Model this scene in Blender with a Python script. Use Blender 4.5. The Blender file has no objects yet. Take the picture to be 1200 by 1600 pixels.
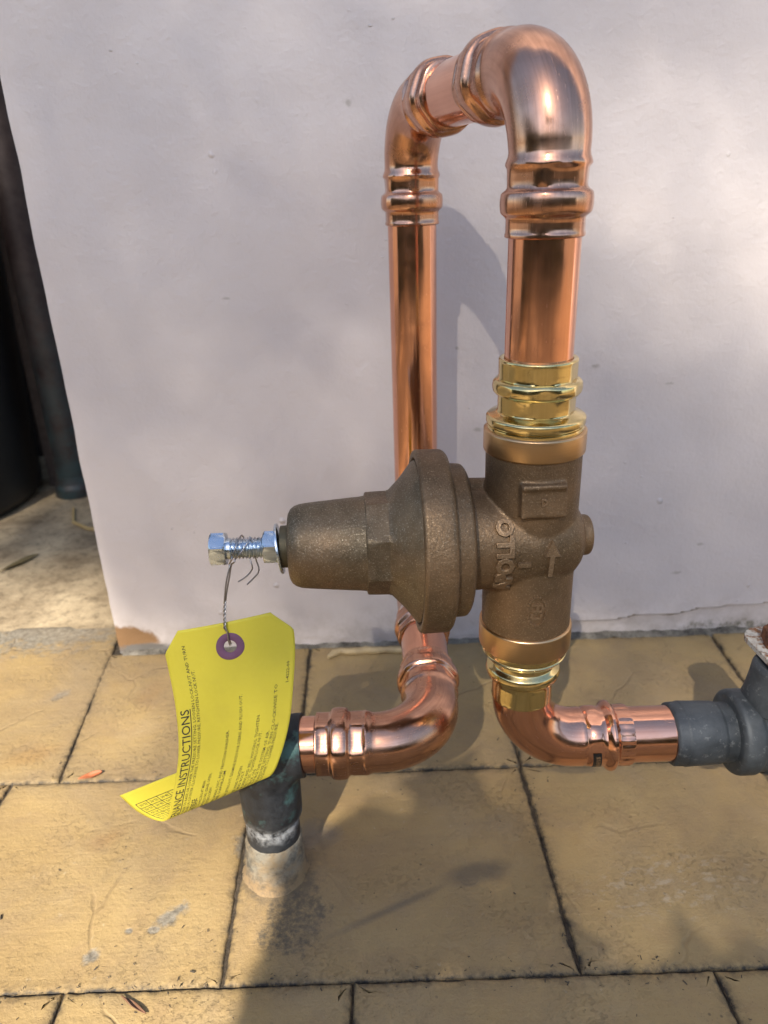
import bpy, bmesh, math, random
from math import sin, cos, pi, radians, sqrt, atan2, exp, log
from mathutils import Vector, Matrix, noise as mn
random.seed(7)
C = bpy.context.scene.collection
scene = bpy.context.scene
# ---------------------------------------------------------------- camera, sky, sun, exposure
# All lengths below are millimetres measured from the lens (x right, y towards the wall, z up);
# FLOOR is the height of the paving.  W() turns them into metres with the paving at z = 0.
FLOOR = -350.0
def W(x, y, z): return Vector((x / 1000, y / 1000, (z - FLOOR) / 1000))

cam = bpy.data.cameras.new('camera'); camo = bpy.data.objects.new('camera', cam); C.objects.link(camo)
scene.camera = camo
cam.sensor_fit = 'VERTICAL'; cam.sensor_height = 36.0; cam.lens = 36.0 * 1150 / 1600
cam.clip_start = 0.01; cam.clip_end = 400
PITCH, ROLL = radians(23.5), radians(2.0)
camo.location = W(0, 0, 0)
camo.rotation_mode = 'XYZ'
camo.rotation_euler = (Matrix.Rotation(pi / 2 - PITCH, 3, 'X') @ Matrix.Rotation(-ROLL, 3, 'Z')).to_euler()
cam.dof.use_dof = True; cam.dof.focus_distance = 0.335; cam.dof.aperture_fstop = 25.9 / 2.1

SUN = Vector((0.30, 1.0, -0.88)).normalized()          # direction the light travels
world = bpy.data.worlds.new('World'); scene.world = world; world.use_nodes = True
wn = world.node_tree; wn.nodes.clear()
sky = wn.nodes.new('ShaderNodeTexSky'); sky.sky_type = 'NISHITA'; sky.sun_disc = False
sky.sun_elevation = math.asin(-SUN.z); sky.sun_rotation = atan2(-SUN.x, -SUN.y)
bg = wn.nodes.new('ShaderNodeBackground'); bg.inputs['Strength'].default_value = 0.115
wo = wn.nodes.new('ShaderNodeOutputWorld')
wn.links.new(sky.outputs[0], bg.inputs[0]); wn.links.new(bg.outputs[0], wo.inputs[0])
sl = bpy.data.lights.new('sun', 'SUN'); sl.energy = 5.0; sl.angle = radians(0.5); sl.color = (1, 0.90, 0.75)
so = bpy.data.objects.new('sun', sl); C.objects.link(so)
so.rotation_euler = SUN.to_track_quat('-Z', 'Y').to_euler()
vs = scene.view_settings
vs.view_transform = 'Standard'; vs.look = 'None'; vs.exposure = 1.14; vs.gamma = 1.0; vs.use_curve_mapping = False
scene.cycles.max_bounces = 10; scene.cycles.diffuse_bounces = 5; scene.cycles.glossy_bounces = 6

# ---------------------------------------------------------------- node helpers
class NT:
    def __init__(s, name, **bs):
        s.m = bpy.data.materials.new(name); s.m.use_nodes = True
        s.t = s.m.node_tree; s.t.nodes.clear()
        s.out = s.n('ShaderNodeOutputMaterial'); s.b = s.n('ShaderNodeBsdfPrincipled')
        s.l(s.b.outputs[0], s.out.inputs[0])
        s.pos = s.n('ShaderNodeNewGeometry').outputs['Position']
        for k, v in bs.items(): s.set(k, v)
    def n(s, t): return s.t.nodes.new(t)
    def l(s, a, b): s.t.links.new(a, b)
    def put(s, sock, v):
        if isinstance(v, bpy.types.NodeSocket): s.l(v, sock)
        else:
            if isinstance(v, tuple) and len(v) == 3 and sock.type == 'RGBA': v = (*v, 1)
            sock.default_value = v
    def set(s, k, v):
        s.put(s.b.inputs[{'color': 'Base Color', 'rough': 'Roughness', 'metal': 'Metallic', 'spec': 'Specular IOR Level',
                          'normal': 'Normal', 'coat': 'Coat Weight', 'aniso': 'Anisotropic'}.get(k, k)], v)
    def noise(s, scale, detail=4, rough=.55, vec=None, dist=0.0):
        n = s.n('ShaderNodeTexNoise'); n.inputs['Scale'].default_value = scale; n.inputs['Detail'].default_value = detail
        n.inputs['Roughness'].default_value = rough; n.inputs['Distortion'].default_value = dist
        s.l(vec or s.pos, n.inputs['Vector']); return n.outputs[0]
    def vor(s, scale, feat='F1', vec=None, rnd=1.0):
        n = s.n('ShaderNodeTexVoronoi'); n.feature = feat; n.inputs['Scale'].default_value = scale
        n.inputs['Randomness'].default_value = rnd
        s.l(vec or s.pos, n.inputs['Vector']); return n
    def ramp(s, f, *st):
        n = s.n('ShaderNodeValToRGB'); e = n.color_ramp.elements
        while len(e) < len(st): e.new(0.5)
        for el, (p, c) in zip(e, st):
            el.position = p; el.color = (c, c, c, 1) if isinstance(c, (int, float)) else (*c, 1)
        s.put(n.inputs[0], f); return n.outputs[0]
    def math(s, op, a, b=0.0, c=None, clamp=False):
        n = s.n('ShaderNodeMath'); n.operation = op; n.use_clamp = clamp
        s.put(n.inputs[0], a); s.put(n.inputs[1], b)
        if c is not None: s.put(n.inputs[2], c)
        return n.outputs[0]
    def mix(s, f, a, b, mode='MIX'):
        n = s.n('ShaderNodeMix'); n.data_type = 'RGBA'; n.blend_type = mode
        s.put(n.inputs['Factor'], f); s.put(n.inputs['A'], a); s.put(n.inputs['B'], b)
        return n.outputs['Result']
    def bump(s, h, strength=.5, dist=.001, normal=None):
        n = s.n('ShaderNodeBump'); n.inputs['Strength'].default_value = strength; n.inputs['Distance'].default_value = dist
        s.put(n.inputs['Height'], h)
        if normal: s.l(normal, n.inputs['Normal'])
        return n.outputs[0]
    def mapping(s, scale=(1, 1, 1), loc=(0, 0, 0), rot=(0, 0, 0), vec=None, typ='POINT'):
        n = s.n('ShaderNodeMapping'); n.vector_type = typ
        n.inputs['Location'].default_value = loc; n.inputs['Rotation'].default_value = rot; n.inputs['Scale'].default_value = scale
        s.l(vec or s.pos, n.inputs['Vector']); return n.outputs[0]
    def attr(s, name, vec=False):
        n = s.n('ShaderNodeAttribute'); n.attribute_name = name
        return n.outputs['Vector'] if vec else n.outputs['Fac']
    def sep(s, v):
        n = s.n('ShaderNodeSeparateXYZ'); s.l(v, n.inputs[0]); return n.outputs
    def blob(s, c, r, ang=0.0, nscale=60, namp=.5, edge=.15, detail=5):
        """1 inside an elliptical patch with a ragged edge; c and r in mm, on any surface."""
        v = s.mapping(tuple(x / 1000 for x in r), tuple(W(*c)), (0, 0, ang), typ='TEXTURE')
        ln = s.n('ShaderNodeVectorMath'); ln.operation = 'LENGTH'; s.l(v, ln.inputs[0])
        d = s.math('SUBTRACT', 1.0, ln.outputs['Value'])
        d = s.math('ADD', d, s.math('MULTIPLY', s.math('SUBTRACT', s.noise(nscale, detail, .65), .5), namp * 2))
        return s.math('DIVIDE', d, edge, clamp=True)

# ---------------------------------------------------------------- materials
def metal(name, col, col2, rough, r2, scratch=.3, fine=900, along='sweep', blotch=.5):
    a = NT(name, metal=1.0)
    v = a.attr('sweep', True) if along else a.pos
    st = a.mapping((18, 900, 900), vec=v) if along else a.mapping((400, 400, 400))
    streak = a.noise(1.0, 3, .6, st)
    cloud = a.noise(70, 5, .62)
    sc = a.noise(1.0, 2, .7, a.mapping((140, 2600, 2600), rot=(0, 0, .5), vec=v))
    scr = a.ramp(sc, (.66, 0), (.74, 1))
    f = a.math('ADD', a.math('MULTIPLY', streak, .6), a.math('MULTIPLY', cloud, blotch))
    a.set('color', a.mix(a.ramp(f, (.35, 0), (.8, 1)), col, col2))
    ro = a.math('ADD', rough, a.math('MULTIPLY', a.ramp(cloud, (.35, 0), (.7, 1)), r2))
    a.set('rough', a.math('ADD', ro, a.math('MULTIPLY', scr, .12)))
    h = a.math('ADD', a.math('MULTIPLY', streak, .25), a.math('MULTIPLY', scr, -scratch))
    h = a.math('ADD', h, a.math('MULTIPLY', a.noise(45, 2), 1.1))
    a.set('normal', a.bump(h, .35, .00012))
    return a.m
COPPER = metal('drawn_copper', (.85, .45, .305), (.68, .33, .215), .11, .12, .3)
FORGED = metal('wrought_copper', (.77, .43, .295), (.50, .27, .18), .15, .17, .7, blotch=.8)
BRASS = metal('bright_brass', (.78, .63, .32), (.58, .45, .19), .10, .12, .5)
def machined():
    a = NT('turned_bronze', metal=1.0)
    v = a.attr('sweep', True)
    g = a.noise(1.0, 3, .6, a.mapping((2600, 40, 40), vec=v)); c = a.noise(60, 3)
    a.set('color', a.mix(g, (.62, .41, .22), (.50, .32, .17))); a.set('rough', a.math('ADD', .27, a.math('MULTIPLY', c, .12)))
    a.set('normal', a.bump(g, .35, .00008)); return a.m
MACHINED = machined()
ZINC = metal('zinc_plate', (.64, .72, .80), (.50, .56, .62), .2, .14, .3)
WIRE = metal('steel_wire', (.42, .41, .42), (.3, .29, .3), .3, .1, .1)

def cast(name, base, dark, lite):
    a = NT(name, metal=.72)
    g = a.noise(1500, 3, .7); m = a.noise(160, 5, .6); big = a.noise(28, 4, .6)
    col = a.mix(a.ramp(m, (.3, 0), (.7, 1)), dark, base)
    col = a.mix(a.math('MULTIPLY', a.ramp(g, (.56, 0), (.70, 1)), .55), col, lite)
    col = a.mix(a.math('MULTIPLY', a.ramp(big, (.4, 0), (.7, 1)), .35), col, (.36, .22, .12))
    a.set('color', col)
    a.set('rough', a.ramp(g, (.3, .62), (.7, .42)))
    pit = a.vor(420).outputs['Distance']
    h = a.math('ADD', a.math('MULTIPLY', g, .5), a.math('MULTIPLY', a.noise(650, 2, .5), 1.0))
    h = a.math('ADD', h, a.math('MULTIPLY', a.ramp(pit, (.05, 0), (.25, 1)), .25))
    a.set('normal', a.bump(h, .55, .0004))
    return a.m
CAST = cast('cast_bronze', (.160, .108, .062), (.100, .067, .037), (.54, .42, .28))
CASTR = cast('lighter_cast_bronze', (.23, .158, .095), (.15, .10, .058), (.60, .47, .32))  # slightly lighter casting tone for the raised marks
CAST2 = cast('cast_bronze_bonnet', (.165, .128, .082), (.105, .08, .048), (.62, .54, .40))

def simple(name, col, rough=.6, metal=0.0, var=.25, bscale=300, bstr=.3, spec=.5):
    a = NT(name, metal=metal, spec=spec)
    n = a.noise(90, 5, .65)
    a.set('color', a.mix(a.ramp(n, (.3, 0), (.7, 1)), tuple(c * (1 - var) for c in col), tuple(min(1, c * (1 + var)) for c in col)))
    a.set('rough', rough)
    a.set('normal', a.bump(a.noise(bscale, 4, .6), bstr, .0005))
    return a.m
RUBBER = simple('black_gasket', (.015, .014, .013), .5)
BLACKPL = simple('black_plastic', (.006, .006, .007), .45)
STEM = simple('plant_bark', (.12, .08, .05), .85, bscale=80, bstr=.8)
EYELET = simple('fibre_eyelet', (.15, .068, .125), .8, var=.12)
INK = simple('black_ink', (.028, .028, .02), .7, var=.1)
LABELK = simple('black_print_patch', (.01, .009, .009), .35, var=.2)
GILT = simple('print_gold', (.45, .28, .15), .4, .6)

def wall_mat():
    a = NT('lilac_white_masonry_paint', spec=.45)
    base = a.mix(a.ramp(a.noise(6, 4, .6), (.3, 0), (.7, 1)), (.56, .51, .50), (.605, .555, .545))
    # splash-back dirt close to the ground, bare patch at the corner
    z = a.sep(a.pos)[2]
    low = a.math('SUBTRACT', 1.0, a.math('DIVIDE', z, .045), clamp=True)
    low = a.math('MULTIPLY', low, a.ramp(a.noise(55, 6, .7), (.38, 0), (.66, 1)))
    col = a.mix(a.math('MULTIPLY', low, .55), base, (.27, .23, .19))
    bare = a.blob((-220, 527, -338), (30, 40, 15), 0, 70, .5, .25)
    col = a.mix(bare, col, (.25, .145, .07))
    bare2 = a.blob((-205, 527, -349), (30, 40, 8), 0, 90, .6, .3)
    col = a.mix(bare2, col, (.16, .15, .14))
    for c, r in (((156, 527, -120), (4.5, 9, 2.2)), ((-13.5, 527, 52), (3, 9, 3)), ((253, 527, -267), (4, 9, 2)), ((-104, 527, -64), (4, 9, 1.4)), ((236, 527, -292), (6, 9, 2)), ((212, 527, -135), (5, 9, 1.5)), ((56, 527, -104), (2, 9, 2)), ((72, 527, -165), (5, 9, 3)), ((80, 527, -308), (5, 9, 3))):
        col = a.mix(a.math('MULTIPLY', a.blob(c, tuple(q * .8 for q in r), .3, 420, .8, .7), .5), col, (.26, .235, .19))
    mossf = a.math('MULTIPLY', a.blob((292, 527, -346), (52, 9, 8), 0, 110, .9, .5), a.ramp(a.noise(160, 5, .7), (.42, 0), (.6, 1)))
    col = a.mix(a.math('MULTIPLY', mossf, .8), col, (.12, .115, .07))
    a.set('color', col); a.set('rough', a.ramp(a.noise(40, 3), (.3, .5), (.7, .62)))
    peel = a.noise(330, 3, .5); roll = a.noise(120, 4, .55); und = a.noise(14, 3, .5)
    lump = a.ramp(a.vor(38).outputs['Distance'], (.035, 1), (.11, 0))
    keep = a.ramp(a.noise(31, 2), (.60, 0), (.66, 1))
    lump2 = a.ramp(a.vor(88, vec=a.mapping((1, 1, 1.7), rot=(0, .5, 0))).outputs['Distance'], (.05, 1), (.13, 0))
    keep2 = a.ramp(a.noise(23, 2), (.60, 0), (.68, 1))
    h = a.math('ADD', a.math('MULTIPLY', peel, .42), a.math('MULTIPLY', roll, .75))
    h = a.math('ADD', h, a.math('MULTIPLY', und, 1.6))
    h = a.math('ADD', h, a.math('MULTIPLY', a.math('MULTIPLY', lump, keep), 1.6))
    h = a.math('ADD', h, a.math('MULTIPLY', a.math('MULTIPLY', lump2, keep2), .9))
    a.set('normal', a.bump(h, .75, .0010))
    return a.m
WALL = wall_mat()

def tile_mat():
    a = NT('painted_tan_paving', spec=.35)
    n1 = a.noise(9, 6, .62); n2 = a.noise(38, 6, .65); n3 = a.noise(420, 3, .6)
    col = a.mix(a.ramp(n1, (.32, 0), (.68, 1)), (.30, .205, .088), (.385, .278, .128))
    col = a.mix(a.math('MULTIPLY', a.ramp(n2, (.5, 0), (.75, 1)), .5), col, (.25, .168, .092))
    col = a.mix(a.math('MULTIPLY', a.ramp(a.noise(17, 4, .6), (.52, 0), (.72, 1)), .45), col, (.34, .265, .165))
    fleck = a.ramp(a.noise(130, 3, .7), (.66, 0), (.72, 1))
    col = a.mix(a.math('MULTIPLY', fleck, .35), col, (.47, .39, .27))
    # brush marks of the paint
    br = a.noise(1.0, 3, .6, a.mapping((14, 300, 40), rot=(0, 0, .45)))
    col = a.mix(a.math('MULTIPLY', a.ramp(br, (.5, 0), (.75, 1)), .22), col, (.32, .21, .10))
    # dirt gathered along the joints
    e = a.attr('edge')
    dirtn = a.ramp(a.noise(160, 6, .75), (.40, 0), (.62, 1))
    d = a.math('MULTIPLY', a.math('POWER', e, 2.6), a.math('ADD', a.math('MULTIPLY', dirtn, .9), a.math('MULTIPLY', a.math('POWER', e, 7.0), .3)), clamp=True)
    # scattered black specks
    sp = a.ramp(a.vor(150, vec=a.mapping((1, 1, 1))).outputs['Distance'], (.06, 1), (.13, 0))
    sp = a.math('MULTIPLY', sp, a.ramp(a.noise(26, 3, .6), (.54, 0), (.64, 1)))
    sp2 = a.ramp(a.vor(330).outputs['Distance'], (.07, 1), (.16, 0))
    sp2 = a.math('MULTIPLY', sp2, a.ramp(a.noise(33, 4, .6), (.56, 0), (.66, 1)))
    col = a.mix(a.math('MULTIPLY', sp, .75), col, (.045, .035, .025))
    col = a.mix(a.math('MULTIPLY', sp2, .7), col, (.06, .045, .03))
    # worn grey patches where the paint has gone
    base_dirt = a.blob((-66, 301, FLOOR), (27, 24, 20), 0, 130, .7, .45, 7)
    worn = None
    for c, r, an in (((-121, 276, FLOOR), (11, 6, 20), .55), ((-156, 255, FLOOR), (6, 5, 20), .9), ((-128, 268, FLOOR), (4, 2.5, 20), 0), ((-141, 268, FLOOR), (2.5, 2, 20), 0),
                     ((-88, 322, FLOOR), (8, 11, 20), 0.2), ((-300, 566, FLOOR), (95, 42, 30), 0.06), ((-215, 545, FLOOR), (24, 12, 30), 0), ((-255, 470, FLOOR), (12, 5, 20), .8)):
        w = a.blob(c, r, an, 110, 1.15, .5, 7)
        worn = w if worn is None else a.math('MAXIMUM', worn, w)
    grey = a.mix(a.ramp(a.noise(260, 4, .7), (.35, 0), (.65, 1)), (.11, .103, .088), (.29, .27, .225))
    col = a.mix(a.math('MULTIPLY', worn, .88), col, grey)
    # mossy black growth by the old pipe, darker streaks and a ring in the middle
    moss = a.blob((-55, 272, FLOOR), (19, 24, 20), -.35, 190, .95, .30, 7)
    moss2 = a.blob((-62, 292, FLOOR), (24, 13, 20), .2, 170, .9, .4, 7)
    moss = a.math('MULTIPLY', a.math('MAXIMUM', moss, a.math('MULTIPLY', moss2, .8)), a.ramp(a.noise(230, 8, .8), (.38, 0), (.55, 1)))
    col = a.mix(a.math('MULTIPLY', moss, .9), col, (.055, .052, .043))
    col = a.mix(a.math('MULTIPLY', base_dirt, .6), col, (.105, .095, .075))
    mg = a.math('MULTIPLY', a.blob((-48, 325, FLOOR), (18, 14, 20), .4, 60, .7, .6), .5)
    col = a.mix(mg, col, (.16, .15, .14))
    mid_mark = a.math('MAXIMUM', a.blob((44, 296, FLOOR), (24, 9, 20), .22, 55, .28, .55), a.blob((-2, 276, FLOOR), (46, 3.2, 20), .43, 50, .3, .8))
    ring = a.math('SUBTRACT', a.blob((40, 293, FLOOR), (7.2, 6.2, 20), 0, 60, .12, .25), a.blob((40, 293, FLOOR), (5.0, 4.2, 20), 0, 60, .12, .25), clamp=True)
    col = a.mix(a.math('MULTIPLY', a.math('MAXIMUM', mid_mark, ring), .62), col, (.10, .085, .065))
    edgegrime = a.blob((118, 372, FLOOR), (24, 4, 20), -.03, 90, .6, .5)
    col = a.mix(a.math('MULTIPLY', edgegrime, .5), col, (.12, .10, .075))
    brown = a.math('MAXIMUM', a.blob((-186, 470, FLOOR), (13, 24, 20), 0, 60, .6, .6), a.math('MAXIMUM', a.blob((-250, 405, FLOOR), (26, 12, 20), .2, 40, .5, .6), a.blob((-172, 330, FLOOR), (16, 8, 20), .6, 40, .5, .7)))
    col = a.mix(a.math('MULTIPLY', brown, .45), col, (.26, .15, .06))
    # pale scuffs
    scuff = a.math('MULTIPLY', a.blob((150, 285, FLOOR), (60, 28, 20), .1, 90, .7, .7), a.ramp(a.noise(1.0, 5, .7, a.mapping((120, 210, 100), rot=(0, 0, -.4))), (.52, 0), (.62, 1)))
    col = a.mix(a.math('MULTIPLY', scuff, .35), col, (.55, .50, .42))
    pits = a.math('MULTIPLY', a.ramp(a.noise(520, 5, .7), (.62, 0), (.70, 1)), a.ramp(a.noise(16, 5, .7), (.52, 0), (.66, 1)))
    col = a.mix(a.math('MULTIPLY', pits, .3), col, (.17, .11, .055))
    mot = a.noise(7, 7, .7, dist=.6)
    col = a.mix(a.math('MULTIPLY', a.ramp(mot, (.44, 0), (.64, 1)), .6), col, (.21, .158, .10))
    pore = a.math('MULTIPLY', a.ramp(a.vor(620).outputs['Distance'], (.10, 1), (.24, 0)), a.ramp(a.noise(21, 5, .7), (.48, 0), (.62, 1)))
    col = a.mix(a.math('MULTIPLY', pore, .45), col, (.13, .085, .045))
    oi = a.n('ShaderNodeObjectInfo')
    tint = a.ramp(oi.outputs['Random'], (0, (.88, .87, .86)), (.5, (1, 1, 1)), (1, (1.0, .95, .88)))
    col = a.mix(.8, col, tint, 'MULTIPLY')
    col = a.mix(d, col, (.04, .034, .027))
    # hairline cracks
    wv = a.n('ShaderNodeVectorMath'); wv.operation = 'MULTIPLY_ADD'
    nn = a.n('ShaderNodeTexNoise'); nn.inputs['Scale'].default_value = 35; a.l(a.pos, nn.inputs['Vector'])
    a.l(nn.outputs['Color'], wv.inputs[0]); wv.inputs[1].default_value = (.02, .02, .02); a.l(a.pos, wv.inputs[2])
    cr = a.ramp(a.vor(11, 'DISTANCE_TO_EDGE', wv.outputs[0]).outputs['Distance'], (.004, 1), (.016, 0))
    cr = a.math('MULTIPLY', cr, a.ramp(a.noise(12, 3), (.52, 0), (.6, 1)))
    col = a.mix(a.math('MULTIPLY', cr, .18), col, (.12, .08, .05))
    a.set('color', col)
    a.set('rough', a.ramp(n2, (.3, .50), (.7, .72)))
    chips = a.ramp(a.noise(330, 6, .75), (.52, 0), (.66, 1)); gate = a.ramp(a.noise(16, 5, .7), (.44, 0), (.62, 1))
    h = a.math('ADD', a.math('MULTIPLY', a.noise(520, 4, .75), .42), a.math('MULTIPLY', a.noise(120, 7, .72), .75))
    h = a.math('ADD', h, a.math('MULTIPLY', n1, 2.2))
    h = a.math('SUBTRACT', h, a.math('MULTIPLY', a.math('MULTIPLY', chips, gate), .42))
    h = a.math('SUBTRACT', h, a.math('MULTIPLY', worn, .35)); h = a.math('SUBTRACT', h, a.math('MULTIPLY', cr, .5))
    h = a.math('ADD', h, a.math('MULTIPLY', br, .25))
    a.set('normal', a.bump(h, .8, .0013))
    return a.m
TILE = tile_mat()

def ground_mat(name, c1, c2, sc=30, rough=.9):
    a = NT(name, spec=.3)
    n = a.noise(sc, 7, .7)
    c = a.mix(a.ramp(n, (.35, 0), (.65, 1)), c1, c2)
    a.set('color', a.mix(a.math('MULTIPLY', a.ramp(a.noise(sc * 7, 5, .75), (.5, 0), (.65, 1)), .5), c, tuple(v * .3 for v in c1)))
    a.set('rough', rough); a.set('normal', a.bump(a.noise(sc * 9, 5, .7), .8, .002)); return a.m
BED = ground_mat('dirt_joint', (.03, .025, .018), (.13, .10, .07), 170)
CONC = ground_mat('grey_concrete', (.17, .125, .075), (.42, .335, .215), 14)
MORTAR = ground_mat('mortar', (.055, .048, .04), (.27, .245, .20), 60)
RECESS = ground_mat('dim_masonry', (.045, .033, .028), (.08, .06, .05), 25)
EARTH = ground_mat('garden_earth', (.16, .12, .075), (.28, .21, .13), 4)

def mortar_collar():
    a = NT('painted_mortar_collar', spec=.3)
    n = a.noise(70, 5, .65)
    c = a.mix(a.ramp(n, (.40, 0), (.60, 1)), (.27, .205, .125), (.25, .235, .19))
    z = a.sep(a.pos)[2]
    up = a.math('DIVIDE', a.math('ADD', z, a.math('MULTIPLY', a.math('SUBTRACT', a.noise(80, 4), .5), .03)), .026, clamp=True)
    c = a.mix(a.ramp(up, (.10, 0), (.55, 1)), (.27, .19, .105), c)
    c = a.mix(a.math('MULTIPLY', a.ramp(a.noise(120, 7, .75), (.47, 0), (.64, 1)), .85), c, (.085, .078, .064))
    a.set('color', c); a.set('rough', .85); a.set('normal', a.bump(a.noise(220, 5, .7), .8, .0012)); return a.m
COLLAR = mortar_collar()

def patina():
    a = NT('blackened_copper_with_verdigris', metal=.25)
    n = a.noise(95, 6, .68); n2 = a.noise(45, 5, .65)
    c = a.mix(a.ramp(n, (.35, 0), (.7, 1)), (.016, .018, .022), (.050, .055, .062))
    c = a.mix(a.math('MULTIPLY', a.ramp(n2, (.58, 0), (.68, 1)), .7), c, (.085, .20, .195))
    z = a.sep(a.pos)[2]
    zz = a.math('ADD', z, a.math('MULTIPLY', a.math('SUBTRACT', a.noise(60, 3), .5), .016))
    crust = a.math('MULTIPLY', a.ramp(a.math('ABSOLUTE', a.math('SUBTRACT', zz, .0385)), (.0015, 1), (.0065, 0)), a.ramp(a.noise(190, 6, .72), (.38, 0), (.56, 1)))
    c = a.mix(a.math('MULTIPLY', crust, .9), c, (.44, .46, .48))
    a.set('color', c); a.set('rough', a.ramp(n, (.3, .45), (.7, .75)))
    a.set('normal', a.bump(a.math('ADD', n, a.math('MULTIPLY', crust, .7)), .6, .0009)); return a.m
PATINA = patina()

def greyvalve():
    a = NT('tarnished_grey_valve', metal=.35)
    n = a.noise(60, 6, .7)
    c = a.mix(a.ramp(n, (.3, 0), (.7, 1)), (.030, .036, .043), (.078, .090, .102))
    c = a.mix(a.math('MULTIPLY', a.ramp(a.noise(230, 4, .75), (.58, 0), (.68, 1)), .5), c, (.22, .235, .24))
    a.set('color', c); a.set('rough', a.ramp(n, (.3, .45), (.7, .65)))
    a.set('normal', a.bump(a.noise(260, 5, .7), .5, .0005)); return a.m
GREYV = greyvalve()
def rustplate():
    a = NT('white_painted_steel_rusting', spec=.4)
    r = a.ramp(a.noise(120, 6, .7), (.49, 0), (.58, 1)); n = a.noise(400, 4, .7)
    c = a.mix(a.ramp(n, (.55, 0), (.66, 1)), (.42, .41, .38), (.17, .155, .135))
    a.set('color', a.mix(r, c, (.20, .085, .03))); a.set('rough', .7)
    a.set('normal', a.bump(a.math('ADD', n, r), .6, .0007)); return a.m
PLATE = rustplate()
def rust():
    a = NT('rust')
    n = a.noise(180, 6, .7)
    a.set('color', a.mix(a.ramp(n, (.35, 0), (.65, 1)), (.055, .022, .012), (.19, .075, .03)))
    a.set('rough', .75); a.set('metal', .2); a.set('normal', a.bump(n, .8, .001)); return a.m
RUST = rust()
def downpipe_mat():
    a = NT('old_brown_downpipe', metal=.3)
    z = a.sep(a.pos)[2]
    c = a.mix(a.ramp(a.noise(30, 6, .7), (.35, 0), (.65, 1)), (.022, .014, .014), (.05, .036, .034))
    g = a.math('MULTIPLY', a.math('SUBTRACT', 1.0, a.math('DIVIDE', z, .30), clamp=True), a.ramp(a.noise(40, 5, .7), (.35, 0), (.6, 1)))
    a.set('color', a.mix(g, c, (.035, .06, .065))); a.set('rough', .5); return a.m
DOWNP = downpipe_mat()

def tag_mat():
    a = NT('yellow_card', spec=.35)
    n = a.noise(500, 4, .6)
    sm = a.math('MULTIPLY', a.ramp(a.noise(60, 5, .65), (.5, 0), (.72, 1)), .18)
    a.set('color', a.mix(sm, a.mix(n, (.69, .60, .055), (.735, .65, .075)), (.52, .43, .07)))
    a.set('rough', .55); a.set('normal', a.bump(n, .12, .0003))
    tr = a.n('ShaderNodeBsdfTranslucent'); tr.inputs[0].default_value = (.72, .64, .05, 1)
    mx = a.n('ShaderNodeMixShader'); mx.inputs[0].default_value = .22
    a.l(a.b.outputs[0], mx.inputs[1]); a.l(tr.outputs[0], mx.inputs[2]); a.l(mx.outputs[0], a.out.inputs[0]); return a.m
TAG = tag_mat()
def leaf_mat(name, c1, c2, transl=.35, rough=.45):
    a = NT(name, spec=.5)
    n = a.noise(25, 3); n2 = a.noise(160, 4, .7)
    col = a.mix(a.ramp(n, (.3, 0), (.7, 1)), c1, c2)
    col = a.mix(a.math('MULTIPLY', n2, .3), col, tuple(v * .4 for v in c1))
    a.set('color', col); a.set('rough', rough); a.set('normal', a.bump(n2, .4, .0006))
    tr = a.n('ShaderNodeBsdfTranslucent'); a.l(col, tr.inputs[0])
    mx = a.n('ShaderNodeMixShader'); mx.inputs[0].default_value = transl
    a.l(a.b.outputs[0], mx.inputs[1]); a.l(tr.outputs[0], mx.inputs[2]); a.l(mx.outputs[0], a.out.inputs[0]); return a.m
LEAFG = leaf_mat('green_leaf', (.035, .075, .018), (.075, .13, .035))
LEAFH = leaf_mat('pale_green_leaf', (.19, .21, .11), (.30, .31, .18), .55)
LEAFR = leaf_mat('dry_red_leaf', (.42, .10, .035), (.55, .22, .10), .2, .6)
LEAFB = leaf_mat('dry_brown_leaf', (.15, .075, .042), (.26, .14, .085), .1, .55)
STRAW = leaf_mat('straw', (.40, .27, .10), (.55, .42, .2), .1, .6)

# ---------------------------------------------------------------- object helpers
def thing(name, label, cat, base=(0, 0, FLOOR), group=None):
    o = bpy.data.objects.new(name, None); C.objects.link(o); o.location = W(*base); o.empty_display_size = .02
    o['label'] = label; o['category'] = cat
    if group: o['group'] = group
    return o
def tag(o, label=None, cat=None, group=None, kind=None):
    for k, v in (('label', label), ('category', cat), ('group', group), ('kind', kind)):
        if v: o[k] = v
    return o
def origin_of(p):
    v = Vector((0, 0, 0))
    while p: v += p.location; p = p.parent
    return v
def mk(name, verts, faces, mat, parent=None, smooth=True, angle=35, attrs=None, origin=None):
    """verts in mm (lens frame) -> one mesh object under parent"""
    me = bpy.data.meshes.new(name)
    off = origin_of(parent)
    if origin is not None: off = W(*origin)
    me.from_pydata([tuple(W(*v) - off) for v in verts], [], faces)
    for k, d in (attrs or {}).items():
        if isinstance(d[0], (tuple, list, Vector)):
            at = me.attributes.new(k, 'FLOAT_VECTOR', 'POINT'); at.data.foreach_set('vector', [c for v in d for c in v])
        else:
            at = me.attributes.new(k, 'FLOAT', 'POINT'); at.data.foreach_set('value', d)
    if smooth:
        me.polygons.foreach_set('use_smooth', [True] * len(me.polygons))
        me.set_sharp_from_angle(angle=radians(angle))
    me.materials.append(mat)
    o = bpy.data.objects.new(name, me); C.objects.link(o)
    if parent: o.parent = parent
    elif origin is not None: o.location = off
    return o
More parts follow.
